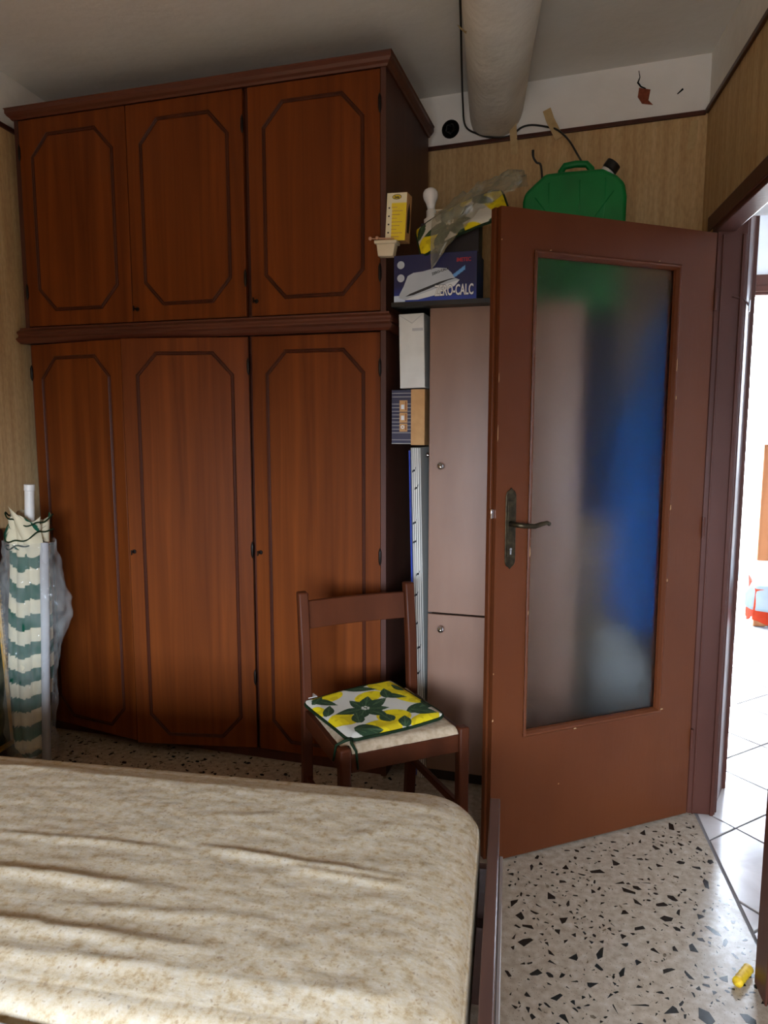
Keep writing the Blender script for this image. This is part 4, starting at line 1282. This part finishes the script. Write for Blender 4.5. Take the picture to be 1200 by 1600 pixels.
garment('grey_sack', 'pale grey cloth sack standing on the floor behind the door', 'sack', M_GREY, (0.490, 2.855, 0.0), 0.60, [(0.0, 0.135, 0.0), (0.3, 0.150, 0.0), (0.7, 0.130, -0.02), (1.0, 0.06, -0.08)], 0.11, 7, 1.1)
tag(MB().box(-0.36, 0.10, -0.012, 0.0, -0.03, 0.03).build('coat_rack', M_WARD_D, loc=(0.58, yb(0.58) - 0.0075, 1.93), rot=(0, 0, BA), bevel=0.004), 'dark wooden coat rail on the wall behind the door', 'coat rack')

# ------------------------------------------------------------------ bed and mattress
BX0, BX1, BY0, BY1 = -1.965, -0.048, 0.842, 1.605
ZM, HM = 0.53, 0.19
RC, RE = 0.135, 0.055
mcx, mcy = (BX0 + BX1) / 2, (BY0 + BY1) / 2
mhx, mhy = (BX1 - BX0) / 2, (BY1 - BY0) / 2
FOLDS = [  # (x0,y0, x1,y1, sag, height, width)
    (-1.25, 1.105, -0.56, 1.118, 0.012, 0.017, 0.020), (-1.2, 0.985, -0.42, 0.990, 0.010, 0.013, 0.018), (-1.1, 0.880, -0.28, 0.885, 0.008, 0.018, 0.022),
    (-0.60, 1.262, -0.16, 1.226, 0.0, 0.010, 0.013), (-0.42, 1.225, -0.14, 1.205, 0.0, 0.008, 0.012), (-1.05, 1.232, -0.58, 1.240, 0.004, 0.006, 0.012), (-1.22, 1.500, -0.98, 1.535, 0.0, 0.009, 0.018),
    (-0.80, 1.05, -0.35, 1.075, 0.0, 0.005, 0.016), (-0.95, 0.93, -0.5, 0.945, 0.0, 0.006, 0.014), (-0.7, 1.36, -0.45, 1.40, 0.0, 0.004, 0.016), (-0.33, 1.32, -0.2, 1.42, 0.0, 0.004, 0.02)]
def sd(x, y, r):
    qx, qy = abs(x) - (mhx - r), abs(y) - (mhy - r)
    return math.hypot(max(qx, 0), max(qy, 0)) + min(max(qx, qy), 0) - r
def fold_h(x, y):
    h = 0.0
    for x0, y0, x1, y1, sag, ht, w in FOLDS:
        L = math.hypot(x1 - x0, y1 - y0)
        ux, uy = (x1 - x0) / L, (y1 - y0) / L
        s = ((x - x0) * ux + (y - y0) * uy) / L
        if -0.05 < s < 1.05:
            d = -(x - x0) * uy + (y - y0) * ux - sag * math.sin(math.pi * s) + 0.004 * noise.noise((x * 9, y0 * 7, 0))
            ta = max(0, min(1, s / 0.2, (1.0 - s) / 0.3))
            dd = d / w if d < 0 else d / (w * 0.7)
            ht *= 0.42
            h += ht * ta * math.exp(-dd * dd) - 0.12 * ht * ta * math.exp(-((d - w * 1.2) / (w * 0.6)) ** 2)
    h += 0.0016 * noise.noise((x * 7, y * 14, 4)) + 0.0011 * noise.noise((x * 22, y * 34, 9))
    return h
def mat_top(u, v):
    x, y = (u * 2 - 1) * mhx, (v * 2 - 1) * mhy
    d = sd(x, y, RC)
    # pull points outside the inset contour back onto it
    for _ in range(6):
        d = sd(x, y, RC)
        if d <= -RE:
            break
        e = 1e-4
        gx, gy = (sd(x + e, y, RC) - sd(x - e, y, RC)) / (2 * e), (sd(x, y + e, RC) - sd(x, y - e, RC)) / (2 * e)
        k = d + RE
        x, y = x - gx * k, y - gy * k
    att = min(1, max(0, (-RE - sd(x, y, RC)) / 0.05))
    return (x + mcx, y + mcy, ZM + fold_h(x + mcx, y + mcy) * att + 0.012 * att)
mt = thing('mattress', 'bare beige speckled single mattress with rumpled cover on the bed', 'mattress', (0, 0, 0))
mb = MB().grid(mat_top, 300, 130)
mb.build('ticking_top', M_MATT, mt, smooth=True)
loop = []
for a in range(4):
    for k in range(17):
        t = a * math.pi / 2 + (k / 16) * math.pi / 2
        sx, sy = (1 if a in (0, 3) else -1), (1 if a in (0, 1) else -1)
        loop.append((mcx + sx * (mhx - RC), mcy + sy * (mhy - RC), math.cos(t), math.sin(t)))
prof = [(RE * math.sin(a), RE * math.cos(a) - RE) for a in np.linspace(0, math.pi / 2, 8)] + [(RE, -HM + 0.03), (RE - 0.01, -HM + 0.008), (RE - 0.03, -HM)]
vs, fs = [], []
for cx, cy, c, s in loop:
    for o, z in prof:
        r_ = RC - RE + o
        vs.append((cx + c * r_, cy + s * r_, ZM + z))
q = len(prof)
for i in range(len(loop)):
    j = (i + 1) % len(loop)
    for k in range(q - 1):
        fs.append((i * q + k, j * q + k, j * q + k + 1, i * q + k + 1))
fs.append(tuple(i * q + q - 1 for i in range(len(loop))))
MB().add(vs, fs).build('ticking_side', M_MATT, mt, smooth=True)
pp = []
for cx, cy, c, s in loop + loop[:1]:
    pp.append((cx + c * (RC - RE + RE * 0.9), cy + s * (RC - RE + RE * 0.9), ZM - RE * 0.62))
MB().tube(pp, 0.004, 6, caps=False).build('edge_piping', M_MATT, mt, smooth=True)
bed = thing('single_bed', 'dark wooden single bed frame with low footboard beside the door', 'bed', (0, 0, 0))
MB().box(-0.031, -0.007, 0.74, 1.635, 0.03, 0.497).build('footboard', M_BEDW, bed, bevel=0.003)
MB().box(-0.0065, 0.002, 0.74, 1.62, 0.30, 0.36).build('edge_band', M_PALE, bed, bevel=0.002)
MB().box(-2.02, -1.985, 0.74, 1.635, 0.0, 0.90).build('headboard', M_BEDW, bed, bevel=0.004)
for y in (0.765, 1.61):
    MB().box(-1.984, -0.032, y, y + 0.022, 0.20, 0.33).build('side_rail', M_BEDW, bed, bevel=0.002)
for k in range(12):
    x = -1.88 + k * 0.158
    MB().box(x, x + 0.07, 0.788, 1.609, 0.318, 0.338).build('slat', M_OAK, bed)
for y in (0.765, 1.575):
    MB().box(-0.085, -0.032, y + 0.002, y + 0.05, 0.0, 0.20).build('leg', M_BEDW, bed)
def sheet_pt(u, v):
    x = -1.7 + 1.25 * u
    y = 0.836 - 0.06 * v - 0.012 * math.sin(u * 17) * v
    z = 0.512 - 0.06 * v - 0.12 * v * v + 0.008 * noise.noise((x * 6, v * 4, 2))
    return (x, y - 0.0, z)
tag(MB().grid(sheet_pt, 60, 20).build('bed_sheet', M_SHEET, smooth=True, solid=0.003), 'grey sheet bunched along the near edge of the mattress', 'sheet')

# ------------------------------------------------------------------ beach parasol in a plastic sleeve
pa = thing('beach_parasol', 'folded green and cream striped parasol in clear plastic by the wardrobe', 'parasol', (-1.918, 2.516, 0.0), (0, R(3.2), 0))
GRN, CRM = lin((12, 74, 54)), lin((206, 196, 166))
def par_pt(u, v):
    a = 2 * math.pi * u
    z = 0.035 + 0.985 * v
    r = 0.055 + 0.020 * math.sin(math.pi * min(1, v * 1.05)) + (0.004 if v < 0.8 else 0.004 + 0.014 * (v - 0.8) / 0.2)
    r *= 1 + 0.14 * abs(math.sin(a * 4 + v * 0.9)) - 0.07
    r *= 1 + 0.05 * noise.noise((math.cos(a) * 2, math.sin(a) * 2, z * 6))
    if v < 0.05:
        r *= 0.55 + 9 * v
    return (r * math.cos(a), r * math.sin(a), z + (0.02 * math.sin(a * 3) if v > 0.97 else 0))
mb = MB().grid(par_pt, 160, 300)
cp_ = mb.build('canopy', M_FAB, pa, smooth=True)
def par_col(co):
    a = math.atan2(co.y, co.x)
    zz = co.z + 0.030 * noise.noise((math.cos(a) * 1.1, math.sin(a) * 1.6, co.z * 2)) + 0.009 * round(math.sin(a * 4 + 1.2))
    if co.z > 0.90:
        return GRN if math.sin(a * 4 + co.z * 30) > 0.72 else CRM
    return GRN if (zz / 0.118) % 1.0 < 0.5 else CRM
paint(cp_, par_col)
# rolled hem at the mouth of the canopy
for r0, z0, am, ph in ((0.084, 1.018, 0.016, 0.3), (0.088, 0.955, 0.022, 1.9), (0.083, 0.915, 0.012, 3.0)):
    pts = [(r0 * (1 + 0.06 * math.sin(5 * t)) * math.cos(t), r0 * math.sin(t), z0 + am * math.sin(2 * t + ph) + 0.006 * math.sin(7 * t)) for t in np.linspace(-3.3, 0.25, 40)]
    MB().tube(pts, 0.0030, 6).build('hem', M_PIPE, pa, smooth=True)
def flap(u, v):
    a = -2.6 + 2.2 * u
    r = 0.079 + 0.012 * math.sin(v * 5 + u * 7)
    return (r * math.cos(a), r * math.sin(a), 0.90 + 0.14 * v + 0.03 * math.sin(u * 6))
fl = MB().grid(flap, 24, 10).build('loose_canopy_hem', M_FAB, pa, smooth=True)
paint(fl, lambda co: GRN if co.x < -0.045 and co.z > 0.92 else CRM)
pm = MB().tube([(0, 0, 0.02), (0, 0, 1.135)], 0.018, 16).build('pole', M_WHITEP, pa)
MB().tube([(0, 0, 1.125), (0, 0, 1.150)], 0.0205, 16).build('pole_collar', M_WHITEP, pa, bevel=0.002)
MB().tube([(0.088, -0.030, 0.012), (0.084, -0.030, 0.93)], 0.0165, 14).build('ground_tube', M_SHEET, pa, smooth=True)
def sleeve(u, v):
    a = 2 * math.pi * u
    z = 0.03 + 0.90 * v
    r = 0.094 + 0.010 * noise.noise((math.cos(a) * 2.2, math.sin(a) * 2.2, z * 9)) + 0.011 * noise.noise((math.cos(a) * 6, math.sin(a) * 6, z * 26))
    b = math.exp(-((z - 0.66) / 0.17) ** 2)
    ca = math.cos(a)
    r += b * (0.045 if ca < 0 else 0.075) * abs(ca) ** 5
    return (r * math.cos(a), r * 0.95 * math.sin(a), z)
MB().grid(sleeve, 110, 130).build('plastic_sleeve', M_FILM, pa, smooth=True)

# picture leaning on the left wall behind the parasol
pic = thing('framed_picture', 'dark framed picture with gold beaded inner edge leaning on the left wall', 'picture', (-2.018, 2.615, 0.0), (0, 0, R(90)))
pic.rotation_euler = (R(-2.4), 0, R(90))
# local: x runs towards +world y (here negative goes to the viewer), y goes towards -world x (into the wall)
PW, PH = 0.62, 0.955
mb = MB()
for (x0, x1, z0, z1) in ((-PW, -PW + 0.055, 0, PH), (-0.055, 0, 0, PH), (-PW + 0.055, -0.055, 0, 0.055), (-PW + 0.055, -0.055, PH - 0.055, PH)):
    MB().box(x0, x1, 0.0, 0.030, z0, z1).build('frame_side', M_PICW, pic, bevel=0.008)
MB().ring([(-PW + 0.055, 0.055), (-0.055, 0.055), (-0.055, PH - 0.055), (-PW + 0.055, PH - 0.055)], [(0.0, 0.0), (0.004, 0.004), (0.012, 0.002), (0.018, -0.010)]).build('gold_slip', M_GOLD, pic)
for k in range(44):
    z = 0.075 + k * 0.0185
    MB().lathe([(0.0, -0.005), (0.004, -0.003), (0.005, 0.0), (0.004, 0.003), (0.0, 0.005)], (-0.062, -0.004, z), 8).build('gold_bead', M_GOLD, pic, smooth=True)
MB().box(-PW + 0.054, -0.054, 0.010, 0.014, 0.054, PH - 0.054).build('canvas', M_PIC, pic)

# ------------------------------------------------------------------ yellow foam rod on the floor at the near door post
rod = thing('yellow_rod', 'short yellow speckled rod lying on the floor at the door post', 'rod', (0.578, 1.742, 0.0135), (0, 0, R(52)))
MB().lathe([(0.0, 0.0), (0.0125, 0.0), (0.013, 0.006), (0.0115, 0.014), (0.013, 0.022), (0.0115, 0.030), (0.013, 0.038), (0.0115, 0.046), (0.013, 0.054), (0.0115, 0.062), (0.013, 0.068), (0.0, 0.070)], (0, 0, 0), 16, 'X').build('ribbed_sleeve', M_YELLOW, rod, smooth=True)

# ------------------------------------------------------------------ table in the next room
tb = thing('side_table', 'folding table with black tubular legs in the next room', 'table', (1.01, 3.09, 0.0), (0, 0, R(-12)))
TW, TD, TH = 1.0, 0.60, 0.725
MB().box(0.0, TW, 0.0, TD, TH - 0.022, TH).build('tabletop', M_OAK, tb, bevel=0.004)
for sx, x in ((1, 0.10), (-1, 0.9)):
    for y in (0.10, 0.50):
        MB().tube([(x, y, TH - 0.023), (x, y, 0.46), (x + 0.04 * sx, y, 0.36), (x + 0.05 * sx, y, 0.0)], 0.012, 10).build('leg', M_BLACK, tb, smooth=True)
    MB().tube([(x + 0.045 * sx, 0.10, 0.30), (x + 0.045 * sx, 0.50, 0.30)], 0.009, 8).build('cross_bar', M_BLACK, tb, smooth=True)
# oilcloth with hanging skirt
def tcl(u, v):
    # u around/over x, v over y; overhang 0.13
    x, y = -0.10 + u * (TW + 0.20), -0.10 + v * (TD + 0.20)
    ox = max(0, -x, x - TW)
    oy = max(0, -y, y - TD)
    px, py = min(max(x, -0.006), TW + 0.006), min(max(y, -0.006), TD + 0.006)
    d = max(ox, oy)
    if ox > 0:
        px += math.copysign(0.02 + 0.016 * math.sin(y * 22), x - 0.5) * min(1, ox / 0.05)
    if oy > 0:
        py += math.copysign(0.02 + 0.016 * math.sin(x * 20), y - 0.3) * min(1, oy / 0.05)
    return (px, py, TH + 0.003 - d + 0.002 * noise.noise((x * 8, y * 8, 0)))
ob = MB().grid(tcl, 80, 60).build('tablecloth', M_TCLOTH, loc=(1.01, 3.09, 0.0), rot=(0, 0, R(-12)), smooth=True, solid=0.002)
tag(ob, 'pale blue and white oilcloth covering the table in the next room', 'tablecloth')
def ocl(u, v):
    t = u * 0.62
    if t < 0.33:
        x, y = -0.012, 0.31 - t
    else:
        x, y = -0.012 + (t - 0.33), -0.012
    w = 0.010 * math.sin(t * 55) * v
    return (x - abs(w) * 0.6, y - abs(w) * 0.6, 0.715 - (0.155 + 0.030 * math.sin(t * 14 + 0.6)) * v)
ob = MB().grid(ocl, 50, 20).build('orange_cloth', M_ORANGE, loc=(1.01, 3.09, 0.0), rot=(0, 0, R(-12)), smooth=True, solid=0.004)
tag(ob, 'orange cloth hanging below the tablecloth in the next room', 'cloth')
